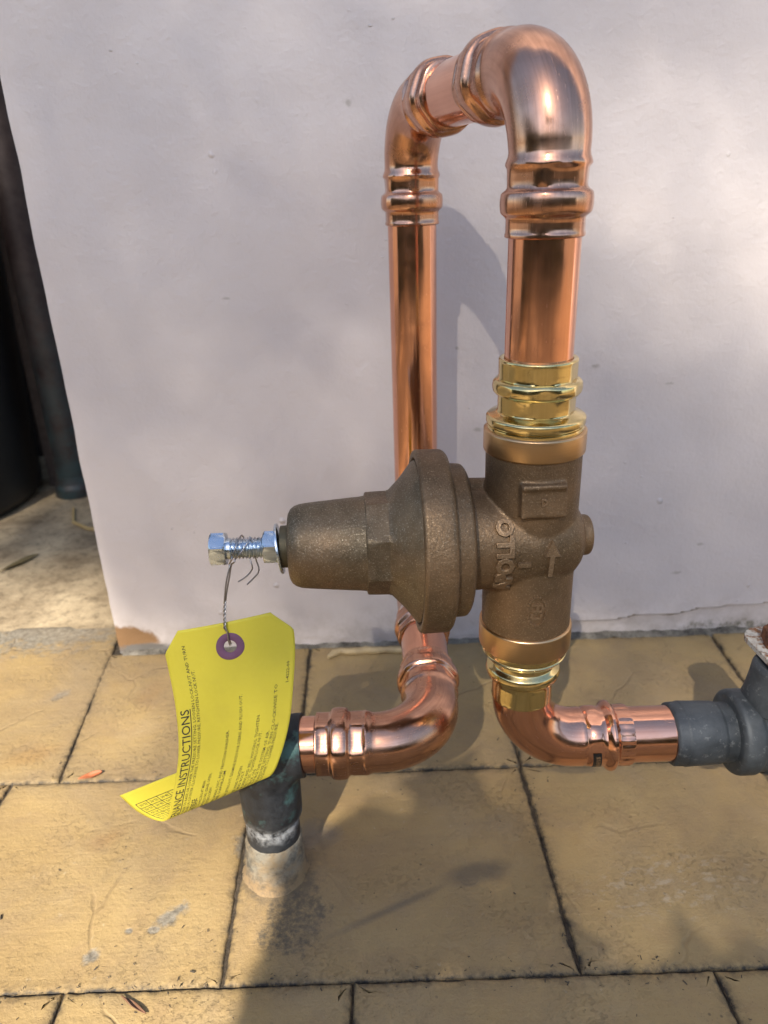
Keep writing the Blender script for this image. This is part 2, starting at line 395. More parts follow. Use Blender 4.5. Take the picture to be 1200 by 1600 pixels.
def rounded(prof, b=.5):
    """soften the corners of an (s, r) profile"""
    out = [prof[0]]
    for p, q, r in zip(prof, prof[1:], prof[2:]):
        a = Vector((p[0] - q[0], p[1] - q[1])); c = Vector((r[0] - q[0], r[1] - q[1]))
        k = min(b, a.length * .45, c.length * .45); qv = Vector(q)
        if a.length < 1e-6 or c.length < 1e-6: continue
        A = qv + a.normalized() * k; B = qv + c.normalized() * k
        for t in (0, .5, 1):
            out.append(tuple(A * (1 - t) ** 2 + qv * 2 * t * (1 - t) + B * t * t))
    out.append(prof[-1]); return out
def basis(d, ref):
    d = Vector(d).normalized(); u = Vector(ref); u = (u - d * u.dot(d)).normalized(); return d, u, d.cross(u)
def lathe(name, o, d, prof, mat, parent, ref=(0, -.894, .447), n=72, rf=None, closed=True, angle=35):
    """prof = [(s, r)] along direction d from point o; rf(theta, s, r) may reshape; theta 0 = ref"""
    d, u, v = basis(d, ref); o = Vector(o); vs_, fs, sw = [], [], []
    for s, r in prof:
        for k in range(n):
            th = 2 * pi * k / n; rr = rf(th, s, r) if rf else r
            vs_.append(o + d * s + (u * cos(th) + v * sin(th)) * rr)
            sw.append((s / 1000, rr * cos(th) / 1000, rr * sin(th) / 1000))
    for i in range(len(prof) - 1):
        for k in range(n):
            k2 = (k + 1) % n; fs.append((i * n + k, i * n + k2, (i + 1) * n + k2, (i + 1) * n + k))
    if closed:
        fs.append(tuple(range(n))[::-1]); fs.append(tuple((len(prof) - 1) * n + k for k in range(n)))
    return mk(name, vs_, fs, mat, parent, attrs={'sweep': sw}, angle=angle)
def hexr(th, ap, rmax, nn=6, off=0.0, soft=.35):
    w = 2 * pi / nn; t = ((th - off) % w) - w / 2
    h = ap / cos(t)
    return min(h, rmax) - soft * max(0, 1 - abs(h - rmax) / .8) * .3
def sweep(name, pts, r, mat, parent, n=16, caps=True):
    """tube through points; r constant or list"""
    pts = [Vector(p) for p in pts]; vs_, fs, sw = [], [], []; s = 0; u = None
    for i, p in enumerate(pts):
        t = (pts[min(i + 1, len(pts) - 1)] - pts[max(i - 1, 0)]).normalized()
        if u is None: u = t.orthogonal().normalized()
        u = (u - t * u.dot(t)).normalized(); v = t.cross(u)
        if i: s += (p - pts[i - 1]).length
        rr = r[i] if isinstance(r, list) else r
        for k in range(n):
            a = 2 * pi * k / n
            vs_.append(p + (u * cos(a) + v * sin(a)) * rr); sw.append((s / 1000, rr * cos(a) / 1000, rr * sin(a) / 1000))
    for i in range(len(pts) - 1):
        for k in range(n):
            k2 = (k + 1) % n; fs.append((i * n + k, i * n + k2, (i + 1) * n + k2, (i + 1) * n + k))
    if caps: fs += [tuple(range(n))[::-1], tuple((len(pts) - 1) * n + k for k in range(n))]
    return mk(name, vs_, fs, mat, parent, attrs={'sweep': sw}, angle=50)
def tube(name, a, b, r, mat, parent, n=64, dents=()):
    a, b = Vector(a), Vector(b); L = (b - a).length; m = max(2, int(L / 4))
    prof = [(0, r - 1.6), (0, r - .3), (.3, r)] + [(L * i / m, r) for i in range(1, m)] + [(L - .3, r), (L, r - .3), (L, r - 1.6)]
    return lathe(name, a, b - a, prof, mat, parent, n=n)
def smin(a, b, k=.5):
    h = max(0, min(1, .5 + .5 * (b - a) / k)); return b + (a - b) * h - k * h * (1 - h)
def collar_r(e, th, tube_r, rot):
    """press end of a fitting: e = mm from its mouth"""
    hx = cos(((th - rot) % (pi / 3)) - pi / 6)
    def flat(ap, rm): return smin(ap / hx, rm, .7)
    def st(t): t = max(0, min(1, t)); return t * t * (3 - 2 * t)
    lip = flat(15.5, 16.1)
    if e < 0.01: return 14.75
    if e < .6: return lip * .98
    if e < 1.6: return lip
    if e < 2.4: return lip + (flat(15.05, 16.05) - lip) * st((e - 1.6) / .8)
    if e < 7.0: return flat(15.05, 16.05)
    if e < 9.5: return flat(15.05, 16.05) + (flat(17.45, 17.9) - flat(15.05, 16.05)) * st((e - 7.0) / 2.5)
    if e < 16.0:
        x = (e - 12.75) / 3.25; return flat(17.45, 17.9) + .35 * (1 - abs(x) ** 2.5)
    if e < 18.2: return flat(17.45, 17.9) + (flat(15.1, 15.9) - flat(17.45, 17.9)) * st((e - 16.0) / 2.2)
    if e < 19.4: return flat(15.1, 15.9) + (flat(14.8, 16.2) - flat(15.1, 15.9)) * st((e - 18.2) / 1.2)
    if e < 24.4: return flat(14.8 + .06 * (e - 19.4), 16.2)
    if e < 26.2: return flat(15.1, 16.2) + (16.45 - flat(15.1, 16.2)) * st((e - 24.4) / 1.8)
    if e < 30.2: return 16.45 + (tube_r - 16.45) * st((e - 26.2) / 4.0)
    return tube_r
def elbow(name, corner, da, db, la, lb, parent, mat, bend=30.0, rt=15.2, collars=(True, True), rot=(0, 0), fat=.5, n=72, lenscale=(1, 1)):
    """90-degree fitting; mouths at corner + da*la and corner + db*lb"""
    da, db = Vector(da).normalized(), Vector(db).normalized(); c = Vector(corner); B = da.cross(db).normalized()
    sts = []                                         # (pos, tangent, e from mouth a, e from mouth b)
    def estep(L):
        xs = [0, .3, .6, 1.0, 1.6, 2.0, 2.4, 4, 5.5, 7, 7.5, 8, 8.5, 9, 9.5, 10.2, 11, 12, 13, 14, 15, 16, 16.5, 17, 17.5, 18.2, 18.8, 19.4, 21, 23, 24.4, 25, 25.6, 26.2, 27, 28, 29, 30]
        xs = [x for x in xs if x < L - .5]; return xs + [L]
    arm_a, arm_b = la - bend, lb - bend
    for e in estep(arm_a): sts.append((c + da * (la - e), -da, e / lenscale[0], 99))
    m = 20
    ctr = c + da * bend + db * bend
    for i in range(1, m):
        a = (pi / 2) * i / m
        p = ctr - db * bend * cos(a) - da * bend * sin(a)
        t = (-da * cos(a) + db * sin(a)); sts.append((p, t, 99, 99))
    for e in reversed(estep(arm_b)): sts.append((c + db * (lb - e), db, 99, e / lenscale[1]))
    vs_, fs, sw = [], [], []; s = 0
    for i, (p, t, ea, eb) in enumerate(sts):
        t = t.normalized(); u = t.cross(B).normalized()
        if i: s += (p - sts[i - 1][0]).length
        for k in range(n):
            th = 2 * pi * k / n
            if ea < 90 and collars[0]: r = collar_r(ea, th, rt, rot[0])
            elif eb < 90 and collars[1]: r = collar_r(eb, th, rt, rot[1])
            else: r = rt
            if ea > 90 and eb > 90:                  # the bend is drawn a touch fuller on its back
                r += fat * sin(pi * (i - len(estep(arm_a))) / m)
            vs_.append(p + (u * cos(th) + B * sin(th)) * r); sw.append((s / 1000, r * cos(th) / 1000, r * sin(th) / 1000))
    for i in range(len(sts) - 1):
        for k in range(n):
            k2 = (k + 1) % n; fs.append((i * n + k, i * n + k2, (i + 1) * n + k2, (i + 1) * n + k))
    fs += [tuple(range(n))[::-1], tuple((len(sts) - 1) * n + k for k in range(n))]
    return mk(name, vs_, fs, mat, parent, attrs={'sweep': sw}, angle=32)
_font = bpy.data.curves.new('lettering_font', 'FONT'); _fo = bpy.data.objects.new('lettering_font', _font); C.objects.link(_fo)
def text_mesh(s, extrude=0.0, bevel=0.0, res=2, bold=0.0):
    """verts (em units), faces, width"""
    _font.body = s; _font.size = 1; _font.extrude = extrude; _font.bevel_depth = bevel; _font.resolution_u = res; _font.offset = bold
    _font.bevel_resolution = 1 if bevel else 0; _font.fill_mode = 'BOTH' if extrude else 'FRONT'
    bpy.context.view_layer.update(); dg = bpy.context.evaluated_depsgraph_get()
    me = _fo.evaluated_get(dg).to_mesh()
    vs_ = [tuple(v.co) for v in me.vertices]; fs = [tuple(p.vertices) for p in me.polygons]
    w = max([v[0] for v in vs_] or [0]); _fo.evaluated_get(dg).to_mesh_clear()
    return vs_, fs, w

# ---------------------------------------------------------------- ground, paving, walls
def sheet(name, x0, x1, y0, y1, z, mat, kind='structure', div=1, wob=0.0):
    vs_, fs = [], []
    for j in range(div + 1):
        for i in range(div + 1):
            x = x0 + (x1 - x0) * i / div; y = y0 + (y1 - y0) * j / div
            vs_.append((x, y, z + (mn.noise(Vector((x / 60, y / 60, 3))) * wob if wob else 0)))
    for j in range(div):
        for i in range(div):
            a = j * (div + 1) + i; fs.append((a, a + 1, a + div + 2, a + div + 1))
    o = mk(name, vs_, fs, mat); o['kind'] = kind; return o
sheet('ground', -60000, 60000, -60000, 60000, FLOOR - 14, EARTH)
paving = sheet('paving', -440, 640, -205, 560, FLOOR - 2.2, BED)
sheet('terrace', -1800, 3200, -2400, 560, FLOOR - 4.5, ground_mat('tan_terrace', (.22, .15, .075), (.34, .245, .13), 5))
slab = sheet('concrete_slab', -1400, -232, 566, 1400, FLOOR + .3, CONC, div=60, wob=1.6)

def fbm(x, y, s=0): return mn.noise(Vector((x, y, s))) + .5 * mn.noise(Vector((x * 2.3, y * 2.3, s + 7))) + .3 * mn.noise(Vector((x * 6, y * 6, s + 3)))
def floor_tile(corners, seed, gaps=(1.3, 1.3, 1.3, 1.3), label=None):
    """four corners counter-clockwise; each edge wanders and its arris is worn"""
    rnd = random.Random(seed); cs = [Vector((x, y)) for x, y in corners]; cen = sum(cs, Vector((0, 0))) / 4
    ring = []
    for i in range(4):
        a, b = cs[i], cs[(i + 1) % 4]; L = (b - a).length; nrm = Vector((-(b - a).y, (b - a).x)).normalized()
        m = max(3, min(60, int(L / 3.2)))
        for k in range(m):
            p = a.lerp(b, k / m)
            ins = gaps[i] + fbm(p.x / 16, p.y / 16, seed) * .75
            pa = gaps[i - 1] if k == 0 else 0
            p = p + nrm * max(.25, ins)
            if k == 0:
                pb = cs[i - 1]; n2 = Vector((-(a - pb).y, (a - pb).x)).normalized(); p = p + n2 * pa
            ring.append((p, nrm if k else (nrm + n2).normalized()))
    tx, ty, dz = rnd.uniform(-.0025, .0025), rnd.uniform(-.0025, .0025), rnd.uniform(-.5, .4)
    vs_, edge, fs = [], [], []
    n = len(ring)
    for ins, z, e in ((-.0, -13, 1), (0, -1.9, 1), (.5, -.75, 1), (1.5, -.15, .85), (4, 0, .6), (9, 0, .32), (20, 0, 0)):
        for p, nn in ring:
            k = fbm(p.x / 5, p.y / 5, seed + 5)
            q = p + nn * (ins * (1 + .5 * k)) if ins < 9 else p.lerp(cen, ins / max(20, (p - cen).length))
            zz = z * (1 + .6 * k) if z > -10 else z
            vs_.append((q.x, q.y, FLOOR + zz + dz + (q - cen).x * tx + (q - cen).y * ty)); edge.append(e)
    for r in range(6):
        for k in range(n):
            k2 = (k + 1) % n; fs.append((r * n + k, r * n + k2, (r + 1) * n + k2, (r + 1) * n + k))
    fs.append(tuple(6 * n + k for k in range(n)))
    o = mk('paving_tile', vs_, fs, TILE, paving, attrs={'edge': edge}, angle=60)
    if label: o['label'] = label
    return o
Y0, Y1, Y2, Y3 = 94, 236.3, 377.5, 525.5
sd = 1
rows = [
    (Y2, Y3, [(-400, -405), (-221, -237), (-63.5, -66), (84.5, 83), (266, 271.5), (430, 432), (600, 600)]),
    (Y1, Y2, [(-420, -420), (-252, -252), (-86.8, -91), (87.6, 84), (262, 262), (430, 430)]),
    (Y0, Y1, [(-340, -340), (-163, -163), (-23, -23), (158, 152), (320, 320)]),
    (-50, Y0, [(-400, -400), (-240, -240), (-85, -85), (80, 80), (250, 250), (410, 410)]),
    (-200, -50, [(-330, -330), (-160, -160), (0, 0), (160, 160), (330, 330)]),
]
for ya, yb, js in rows:
    for (xa0, xa1), (xb0, xb1) in zip(js, js[1:]):
        yb_ = 572 if (yb == Y3 and xb1 <= -230) else yb
        g = (.3, .55, .3, .55)
        if ya == Y1: g = (.25, .75, .3, .75)
        if yb_ == 572: g = (.3, .55, -1, .55)
        floor_tile([(xa0, ya), (xb0, ya), (xb1, yb_), (xa1, yb_)], sd, g); sd += 1
# wall: painted box whose face stands 527 mm away and whose corner shows at the left
wall = thing('garden_wall', 'lilac-white painted masonry wall standing behind the copper pipework', 'wall', (500, 620, FLOOR))
tag(wall, kind='thing')
def wall_mesh():
    xs = [-228 + i * 4.0 for i in range(0, 165)] + [432 + i * 100 for i in range(1, 19)]
    zs = [FLOOR - 6, FLOOR + 1, FLOOR + 5] + [FLOOR + 7 + 1.5 * i for i in range(28)] + [FLOOR + 50 + 8.0 * i for i in range(55)] + [FLOOR + 489 + 200 * i for i in range(1, 9)]
    vs_, fs = [], []
    nx, nz = len(xs), len(zs)
    for j, z in enumerate(zs):
        for i, x in enumerate(xs):
            y = 527 + fbm(x / 90, z / 90, 2) * 1.1
            h = z - FLOOR
            crack = 12 + 14 * max(0, (x - 140) / 160) + fbm(x / 25, 4, 1) * 3     # lifted paint along the foot on the right
            if x > 120: y += (2.2 if h < crack else -.9 * exp(-(h - crack) / 9)) * min(1, (x - 120) / 40)
            if h < 12: y += fbm(x / 9, z / 6, 8) * 2.0 * (1 - h / 12)
            xx = x + (fbm(z / 40, 1, 4) * .7 if i == 0 else 0)
            if i == 0: y += 1.6
            vs_.append((xx, y, z))
    for j in range(nz - 1):
        for i in range(nx - 1):
            a = j * nx + i; fs.append((a, a + 1, a + nx + 1, a + nx))
    # the return face going back from the corner, and the back and top
    b0 = len(vs_)
    for j, z in enumerate(zs): vs_.append((-228.5, 760, z))
    for j in range(nz - 1): fs.append((b0 + j, j * nx, (j + 1) * nx, b0 + j + 1))
    t0 = len(vs_); zt = zs[-1]; xe = xs[-1]
    vs_.extend([(xe, 760, zt), (xe, 760, zs[0])])
    fs.append(tuple([b0 + nz - 1] + [(nz - 1) * nx + i for i in range(nx)] + [t0]))
    fs.append(tuple([t0 + 1, t0] + [j * nx + nx - 1 for j in range(nz - 1, -1, -1)]))
    return mk('render_coat', vs_, fs, WALL, wall, angle=50)
wall_mesh()
# rough mortar strip in the joint between wall and paving
def fillet():
    vs_, fs = [], []; m = 150
    for i in range(m + 1):
        x = -224 + i * 6.0
        for q, (dy, h) in enumerate(((533, 2.6), (527.5, 2.2), (525.5, 1.2), (523.4, .2), (521, -2.0))):
            k = fbm(x / 14, q * .7, 3)
            deep = -5 if (q < 3 and (fbm(x / 30, 2, 9) > .35)) else 0
            vs_.append((x, dy + k * (1.0 + .9 * q), FLOOR + h + k * 1.6 + deep))
    for i in range(m):
        for q in range(4): a = i * 5 + q; fs.append((a, a + 5, a + 6, a + 1))
    o = mk('mortar_fillet', vs_, fs, MORTAR, angle=60); o['kind'] = 'structure'
fillet()

# dim recess beyond the wall corner
bw = thing('recess_wall', 'dim brownish back wall of the recess left of the white wall', 'wall', (-700, 1150, FLOOR)); tag(bw, kind='thing')
def boxv(x0, x1, y0, y1, z0, z1): 
    v = [(x0, y0, z0), (x1, y0, z0), (x1, y1, z0), (x0, y1, z0), (x0, y0, z1), (x1, y0, z1), (x1, y1, z1), (x0, y1, z1)]
    return v, [(3, 2, 1, 0), (4, 5, 6, 7), (0, 1, 5, 4), (1, 2, 6, 5), (2, 3, 7, 6), (3, 0, 4, 7)]
v, f = boxv(-1700, -180, 1060, 1160, FLOOR - 5, FLOOR + 2300); mk('masonry', v, f, RECESS, bw, False)
dp = thing('downpipe', 'old brown downpipe with verdigris foot just behind the wall corner', 'pipe', (-402, 905, FLOOR))
sweep('pipe', [(-402, 905, FLOOR + 20), (-402, 905, FLOOR + 200), (-402, 905, FLOOR + 900), (-402, 905, FLOOR + 2200)], 21, DOWNP, dp, 28)
lathe('shoe', (-402, 905, FLOOR - 3), (0, 0, 1), rounded([(0, 20), (0, 27), (16, 26.5), (20, 23), (30, 21.5)], 2), DOWNP, dp, n=32)
for zz in (FLOOR + 900, FLOOR + 1700): lathe('bracket', (-402, 905, zz), (0, 0, 1), rounded([(0, 20), (0, 24), (22, 24), (22, 20)], 1), RUST, dp, n=32)
bt = thing('timber_post', 'weathered pale timber batten beside the brown downpipe', 'post', (-443, 945, FLOOR))
v, f = boxv(-450, -436, 935, 955, FLOOR - 2, FLOOR + 2200); mk('post', v, f, simple('weathered_timber', (.10, .075, .06), .85, bscale=60), bt, False)
bn = thing('black_bin', 'black plastic bin standing in the dark recess at the left edge', 'bin', (-598, 880, FLOOR))
lathe('body', (-598, 880, FLOOR), (0, 0, 1), rounded([(0, 10), (0, 140), (12, 150), (430, 168), (438, 174), (450, 174), (450, 162)], 4), BLACKPL, bn, n=64)
lathe('lid', (-598, 880, FLOOR + 450), (0, 0, 1), rounded([(0, 160), (0, 180), (18, 180), (34, 158), (44, 40), (44, 1)], 5), BLACKPL, bn, n=64)

# ---------------------------------------------------------------- old pipe out of the ground
FX, FY = 67.3, 309.0                       # axis of the front riser
RX, RY = 22.3, 463.0                       # axis of the rear riser
ZT, ZL = 42.0, -263.0                      # height of the top crossover and of the low runs
old = thing('weathered_copper_pipe', 'blackened green old copper pipe stub rising from the paving', 'pipe', (-67, 304, FLOOR))
def old_elbow():
    pts, rr = [], []
    for i in range(8): pts.append(Vector((-66.5 - (7 - i) * .25, 303.5, -356 + i * 7.5))); rr.append(14.6)
    c0 = Vector((-66.5, 303.5, -303.5)); bend = 24
    r2 = []
    for i in range(0, 15):
        a = (pi / 2) * i / 14
        r2.append(Vector((-66.5 + bend * 0 + (bend * (1 - cos(a))) , 304.0, ZL - bend + bend * sin(a) - 0)))
    return pts, r2
low = [(-68.2 + i * .18, 303.8, -362 + i * 6.5) for i in range(11)]
sweep('pipe', low, 14.6, PATINA, old, 48)
R_ = 20
bp = [(-66.2, 304, ZL - 46), (-66.2, 304, ZL - 44), (-66.2, 304, ZL - 30)] + [(-66.2 + R_ * (1 - cos(a)), 304.3, ZL - R_ + R_ * sin(a)) for a in [pi / 2 * i / 12 for i in range(13)]] + [(-45.8, 304.5, ZL)]
br_ = [14.8, 16.0, 16.3] + [16.3 + .5 * sin(pi * i / 12) for i in range(13)] + [16.0]
sweep('elbow', bp[:-1], br_[:-1], PATINA, old, 48)
cpr = [(0, 19.0), (3, 18.0), (4.5, 17.4), (8, 16.8), (12, 16.4), (16, 16.1), (20, 15.9), (24, 15.7), (27, 15.5), (29.5, 15.0), (30.2, 14.2)]
lathe('mortar_collar', (-68, 303, FLOOR - 3), (0.03, 0.01, 1), cpr, COLLAR, old, n=64,
      rf=lambda t, s, r: r + fbm(cos(t) * 1.6, sin(t) * 1.6 + s / 9, 5) * (.8 if s < 20 else .7) + .6 * fbm(cos(t) * 5, sin(t) * 5 + s / 3.0, 21) + (max(0, 6 - s) * .35 * fbm(cos(t) * 2.2, sin(t) * 2.2, 11)))

# ---------------------------------------------------------------- copper loop: old pipe -> rear riser -> over the top -> valve
loop = thing('copper_pipe_loop', 'shiny copper pipe looping from the old stub up the wall and over to the valve', 'pipe', (RX, RY - 70, FLOOR))
dF = Vector((FX - RX, FY - RY, 0)); dF.normalize()
LEG = 60.5
elbow('elbow', (RX, 304.5, ZL), (-1, 0, 0), (0, 1, 0), 62, 64, loop, FORGED, rot=(.25, .1))
tube('pipe', (-49, 304.5, ZL), (-38, 304.5, ZL), 14.35, COPPER, loop)
tube('pipe', (RX, 304.5 + 60, ZL), (RX, RY - 58, ZL), 14.3, COPPER, loop)
elbow('elbow', (RX, RY, ZL), (0, -1, 0), (0, 0, 1), LEG + 4, LEG, loop, FORGED, rot=(.3, .1))
tube('pipe', (RX, RY, ZL + LEG - 3), (RX, RY, ZT - LEG + 3), 14.3, COPPER, loop)
elbow('elbow', (RX, RY, ZT), (0, 0, -1), dF, LEG, LEG, loop, FORGED, rot=(.2, .35))
a_ = Vector((RX, RY, ZT)) + dF * (LEG - 3); b_ = Vector((FX, FY, ZT)) - dF * (LEG - 3)
tube('pipe', a_, b_, 14.3, COPPER, loop)
elbow('elbow', (FX, FY, ZT), -dF, (0, 0, -1), LEG, LEG, loop, FORGED, rot=(.2, .44), rt=15.3, fat=.7)
tube('pipe', (FX, FY, ZT - LEG + 3), (FX, FY, -72), 14.3, COPPER, loop)

# ---------------------------------------------------------------- pressure regulator
reg = thing('pressure_regulator', 'brown cast bronze pressure regulating valve with a bell-shaped bonnet', 'valve', (FX, FY, FLOOR))
O = Vector((FX, FY, -149.5)); AX = Vector((-cos(radians(3)), -sin(radians(3)), .02)).normalized()
VIEWUP = Vector((0, .44, .90)); VIEWF = Vector((0, -.90, .44))
def solid(parts):
    """voxel-joined casting with soft fillets -> verts (mm), faces"""
    bm = bmesh.new()
    for vs_, fs in parts:
        vv = [bm.verts.new(v) for v in vs_]
        for f in fs: bm.faces.new([vv[i] for i in f])
    bmesh.ops.recalc_face_normals(bm, faces=bm.faces)
    me = bpy.data.meshes.new('casting'); bm.to_mesh(me); bm.free()
    o = bpy.data.objects.new('casting', me); C.objects.link(o)
    r = o.modifiers.new('r', 'REMESH'); r.mode = 'VOXEL'; r.voxel_size = .62
    s = o.modifiers.new('s', 'SMOOTH'); s.factor = .5; s.iterations = 9
    dg = bpy.context.evaluated_depsgraph_get(); ev = o.evaluated_get(dg).to_mesh()
    res = [tuple(v.co) for v in ev.vertices], [tuple(p.vertices) for p in ev.polygons]
    bpy.data.objects.remove(o); return res
def lv(o, d, prof, ref=(0, -1, 0), n=48):
    d, u, v = basis(d, ref); o = Vector(o)
    vs_ = [o + d * s + (u * cos(2 * pi * k / n) + v * sin(2 * pi * k / n)) * r for s, r in prof for k in range(n)]
    fs = [(i * n + k, i * n + (k + 1) % n, (i + 1) * n + (k + 1) % n, (i + 1) * n + k) for i in range(len(prof) - 1) for k in range(n)]
    fs += [tuple(range(n))[::-1], tuple((len(prof) - 1) * n + k for k in range(n))]
    return vs_, fs
def orbox(c, ax, ay, az, sx, sy, sz):
    c = Vector(c); vs_ = [c + ax * (i * sx / 2) + ay * (j * sy / 2) + az * (k * sz / 2) for k in (-1, 1) for j in (-1, 1) for i in (-1, 1)]
    return vs_, [(0, 2, 3, 1), (4, 5, 7, 6), (0, 1, 5, 4), (1, 3, 7, 5), (3, 2, 6, 7), (2, 0, 4, 6)]
zdir = Vector((0, 0, 1))
padn = Vector((.03, -.995, .08)).normalized(); padx = Vector((1, .03, 0)); pady = padn.cross(padx) * -1
bodyp = [
    lv((FX, FY, -200), zdir, [(0, 21.2), (97, 21.2)]),
    lv(O, AX, [(-23.4, 8), (-23.2, 10.5), (-21.6, 14.0), (-19, 17.0), (-14.5, 20.0), (-8, 22.2), (0, 23.1), (20, 23.4), (34, 23.8)]),
    lv(O, AX, [(-28.2, 8.2), (-27.2, 9.6), (-14, 9.8)]),
    lv(O + VIEWUP * 21.5 + AX * 4, AX, [(0, 6.5), (31, 7.2)]),
    orbox((67.9, 289.2, -122.6), padx, pady, padn, 19.6, 15.2, 6.4),
    orbox((67.9, 286.2, -116.0), padx, pady, padn, 18.4, 2.2, 1.4),
]
v, f = solid(bodyp); mk('body', v, f, CAST, reg, angle=80)
lathe('flange', O, AX, rounded([(30.5, 22), (30.5, 33), (32, 35.2), (38.2, 35.6), (39.2, 36.6), (39.2, 40.6), (41, 42.1), (52.3, 42.3), (53.6, 41.4), (53.6, 38.5), (51.4, 38.2), (51.4, 20)], .9), CAST, reg, n=128)
lathe('gasket', O, AX, [(50.5, 20), (50.5, 38.0), (51.9, 38.0), (51.9, 20)], RUBBER, reg, n=96)
bonp = [(50.8, 20), (50.8, 37.2), (53.4, 37.3), (55, 36.0), (57, 33.4), (59, 30.8), (61, 28.5), (63, 26.5), (65, 25.1), (66.5, 24.4), (67.2, 24.0), (69, 23.9), (72, 23.7), (75.6, 23.5), (76.2, 23.2), (76.6, 21.9), (79, 21.55), (84, 21.2), (90, 20.7), (96, 20.2), (102, 19.7), (106, 19.2), (108.4, 18.4), (110.2, 17.0), (111.2, 15.2), (111.6, 13), (111.7, 10.5)]
def octo(th, s, r):
    if 63 <= s <= 76.25:
        t = min(1, (s - 63) / 3.5); w = pi / 4; x = (th % w) - w / 2
        return r * (1 - t) + smin(22.1 / cos(x), r + .15, .35) * t
    return r
lathe('bonnet', O, AX, bonp, CAST2, reg, ref=VIEWF, n=128, rf=octo, angle=28)
lathe('collar_boss', O, AX, rounded([(110, 5), (110, 9.8), (115.2, 9.6), (115.2, 5)], .4), simple('boss_dark_steel', (.10, .085, .05), .5, .6), reg, n=48)  # one even dark metal tone
wd = (AX + Vector((0, -.02, -.12))).normalized()
lathe('washer', O + AX * 115.3 + Vector((0, 0, -.9)), wd, rounded([(0, 5.2), (0, 11.6), (1.1, 11.6), (1.1, 5.2)], .2), ZINC, reg, n=64)
def hexnut(name, s0, s1, ap, hole):
    def rf(th, s, r):
        if r < ap * .97: return r
        w = pi / 3; x = (th % w) - w / 2
        return min(ap / cos(x), r)
    cr = ap / cos(pi / 6)
    prof = [(s0, hole), (s0, ap * .98), (s0 + .25, ap * 1.02), (s0 + .9, cr), (s1 - .9, cr), (s1 - .25, ap * 1.02), (s1, ap * .98), (s1, hole)]
    return lathe(name, O, AX, prof, ZINC, reg, ref=VIEWF, n=72, rf=rf, angle=22)
hexnut('lock_nut', 116.4, 122.9, 7.2, 4.0)
bolt = hexnut('adjusting_bolt', 139.6, 146.8, 7.2, 1.0)
# threaded shank with a real helical thread
def thread():
    d, u, v = basis(AX, VIEWF); vs_, fs, sw = [], [], []; n, step = 28, .26; s = 118.0; i = 0
    m = int((139.8 - 118) / step)
    for i in range(m + 1):
        s = 118 + i * step
        for k in range(n):
            th = 2 * pi * k / n; ph = ((s / 1.62) + th / (2 * pi)) % 1
            r = 5.15 - 1.0 * min(1, abs(ph - .5) * 2.2) if s < 137.6 else 4.9
            vs_.append(O + d * s + (u * cos(th) + v * sin(th)) * r); sw.append((s / 1000, r * cos(th) / 1000, r * sin(th) / 1000))
    for i in range(m):
        for k in range(n): k2 = (k + 1) % n; fs.append((i * n + k, i * n + k2, (i + 1) * n + k2, (i + 1) * n + k))
    o = mk('thread', vs_, fs, ZINC, bolt if False else reg, attrs={'sweep': sw}, angle=40); return o
thread()
# machined rings and press-fit tailpieces (top, and bottom mirrored)
def ends(zr0, zr1, sgn):
    o = Vector((FX, FY, 0)); D = Vector((0, 0, sgn))
    def L(name, prof, mat, rf=None, b=.4, n=96): return lathe(name, o, D, rounded([(sgn * z, r) for z, r in prof], b), mat, reg, rf=rf, n=n, angle=30)
    L('retaining_ring', [(zr0, 14), (zr0, 21.6), (zr0 + sgn * .7, 22.3), (zr1 - sgn * .7, 22.3), (zr1, 21.3), (zr1, 14)], MACHINED)
    return L
L = ends(-106.4, -95.8, 1)
def hexzone(z0, z1, ap, rm, rot=0.0):
    def rf(th, s, r):
        if z0 <= s <= z1 and r > 13:
            hx = cos(((th - rot) % (pi / 3)) - pi / 6); return smin(ap / hx, min(r, rm), .6)
        return r
    return rf
def top_rf(th, s, r):
    if r < 14.9: return r
    for z0, z1, ap in ((-88.3, -80.9, 16.05), (-74.4, -67.2, 16.0)):
        if z0 <= s <= z1:
            hx = cos(((th - .5) % (pi / 3)) - pi / 6); return smin(ap / hx, r, .5)
    if -80.9 < s < -74.4:
        hx = cos(((th - .5) % (pi / 3)) - pi / 6); return smin(18.5 / hx, r, .5)
    return r
L('press_tailpiece', [(-97, 12), (-97, 20.9), (-94.4, 20.9), (-94.1, 20.2), (-93.5, 20.2), (-93.2, 21.4), (-90.6, 21.4), (-89.9, 20.6), (-88.6, 17.2), (-88.0, 16.5), (-84.5, 16.6), (-81.3, 16.6), (-80.8, 17.8), (-79.6, 18.8), (-77.6, 19.1), (-75.6, 18.8), (-74.5, 17.6), (-74.0, 16.5), (-71, 16.6), (-67.6, 16.6), (-66.2, 16.7), (-65.6, 16.2), (-65.6, 14.4), (-70, 14.4)], BRASS, top_rf, .35)
L = ends(-193.2, -206.0, -1)
def bot_rf(th, s, r):
    s = -s
    if r < 14.6: return r
    hx = cos(((th - .2) % (pi / 3)) - pi / 6)
    if -237.5 < s < -227.0: return smin(15.0 / hx, r, .5)
    return r
L('press_tailpiece', [(-204, 12), (-204, 21.0), (-208.6, 20.9), (-209.0, 20.2), (-209.6, 20.2), (-210, 20.8), (-212.4, 19.2), (-213.2, 16.2), (-213.8, 15.6), (-217.5, 15.6), (-218.3, 16.5), (-219.4, 17.9), (-221.6, 18.5), (-223.8, 18.1), (-225.2, 16.8), (-226, 15.7), (-229, 15.6), (-236.6, 15.4), (-238.2, 15.4), (-238.6, 14.9), (-238.6, 13.0)], BRASS, bot_rf, .35)
